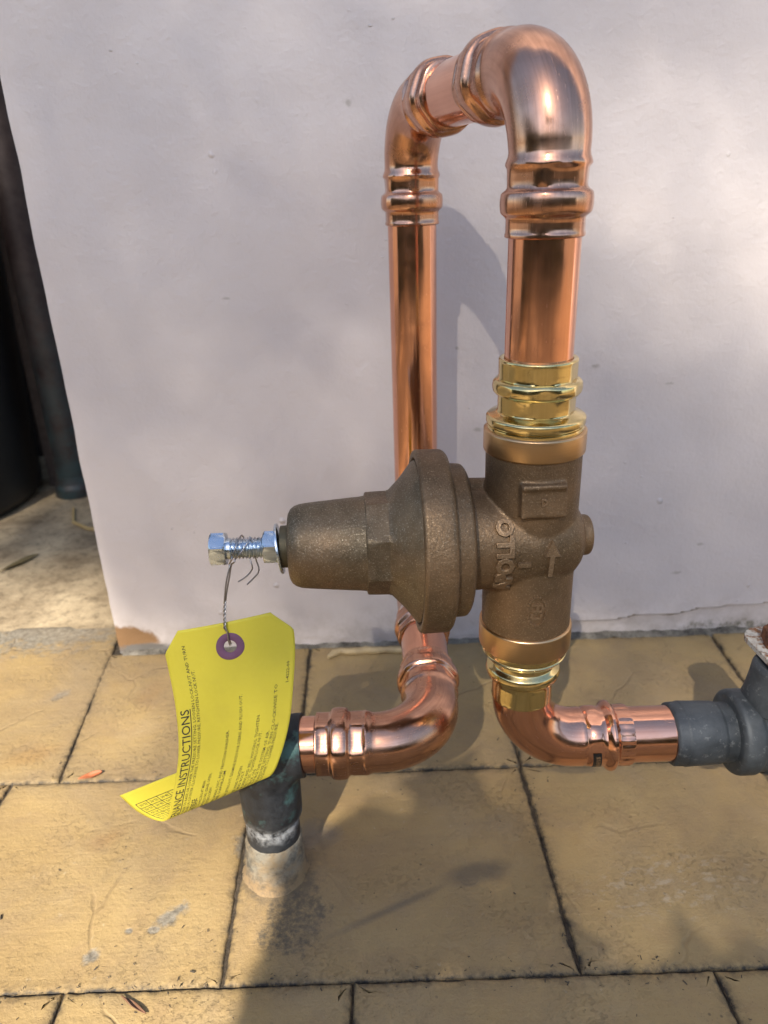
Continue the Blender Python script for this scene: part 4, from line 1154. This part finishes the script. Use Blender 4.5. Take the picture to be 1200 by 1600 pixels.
sweep('stem', [(-420, -1250, FLOOR - 5), (-410, -1200, FLOOR + 400), (-370, -1020, FLOOR + 760), (-280, -780, FLOOR + 830)], [16, 13, 9, 4], STEM, shrub, 10)
sweep('stem', [(-400, -1150, FLOOR + 520), (-250, -980, FLOOR + 820), (-90, -800, FLOOR + 850)], [9, 7, 3], STEM, shrub, 8)
def shade_leaves():
    vs_, fs = [], []; rnd = random.Random(21)
    for i in range(900):
        x, y = rnd.uniform(-130, 330), rnd.uniform(90, 470)
        e = -82 + (y - 219) * (.42 if y < 285 else .18); f = 332 + (x + 30) * .69
        if x < e + 11 or y > f - 8: continue
        if x > 75 and y > 395: continue
        if rnd.random() < 1.0 * sstep(25, 90, x) * sstep(210, 255, y): continue
        c = Vector((x, y, FLOOR)) - SUN * rnd.uniform(1180, 1420)
        n = -SUN + Vector((rnd.gauss(0, .22), rnd.gauss(0, .22), rnd.gauss(0, .22)))
        leafquad(vs_, fs, c, 46 * rnd.uniform(.8, 1.2), 30 * rnd.uniform(.8, 1.2), n, rnd.uniform(0, 6.28))
    mk('foliage', vs_, fs, LEAFH, shrub, False)['kind'] = 'stuff'
shade_leaves()
hd = thing('hedge', 'low clipped green hedge added unseen behind the viewpoint for reflections', 'hedge', (0, -2500, FLOOR))  # added so the metal mirrors a darker band; also cuts sky light
def hedge():
    vs_, fs = [], []; rnd = random.Random(5)
    for i in range(9000):
        x = rnd.uniform(-3400, 3400); z = FLOOR + rnd.uniform(0, 980); y = -2450 + rnd.gauss(0, 90) + 90 * mn.noise(Vector((x / 400, z / 400, 0))); nn = (rnd.gauss(0, .6), 1, rnd.gauss(.5, .5))
        if x < -1900: y, x, nn = -2450 + (-1900 - x) * 1.6, -1900 + (y + 2450) * 1.0, (1, rnd.gauss(0, .6), rnd.gauss(.5, .5))
        leafquad(vs_, fs, Vector((x, y, z)), 80 * rnd.uniform(.7, 1.3), 50, nn, rnd.uniform(0, 6.28))
    mk('foliage', vs_, fs, LEAFH, hd, False)['kind'] = 'stuff'
    m = simple('hedge_core', (.14, .13, .09), 1)
    v, f = boxv(-1990, 3400, -2800, -2490, FLOOR - 10, FLOOR + 930); mk('core', v, f, m, hd, False)
    v, f = boxv(-2300, -1950, -2490, 0, FLOOR - 10, FLOOR + 930); mk('core', v, f, m, hd, False)
hedge()
bpy.data.objects.remove(_fo); bpy.data.curves.remove(_font)
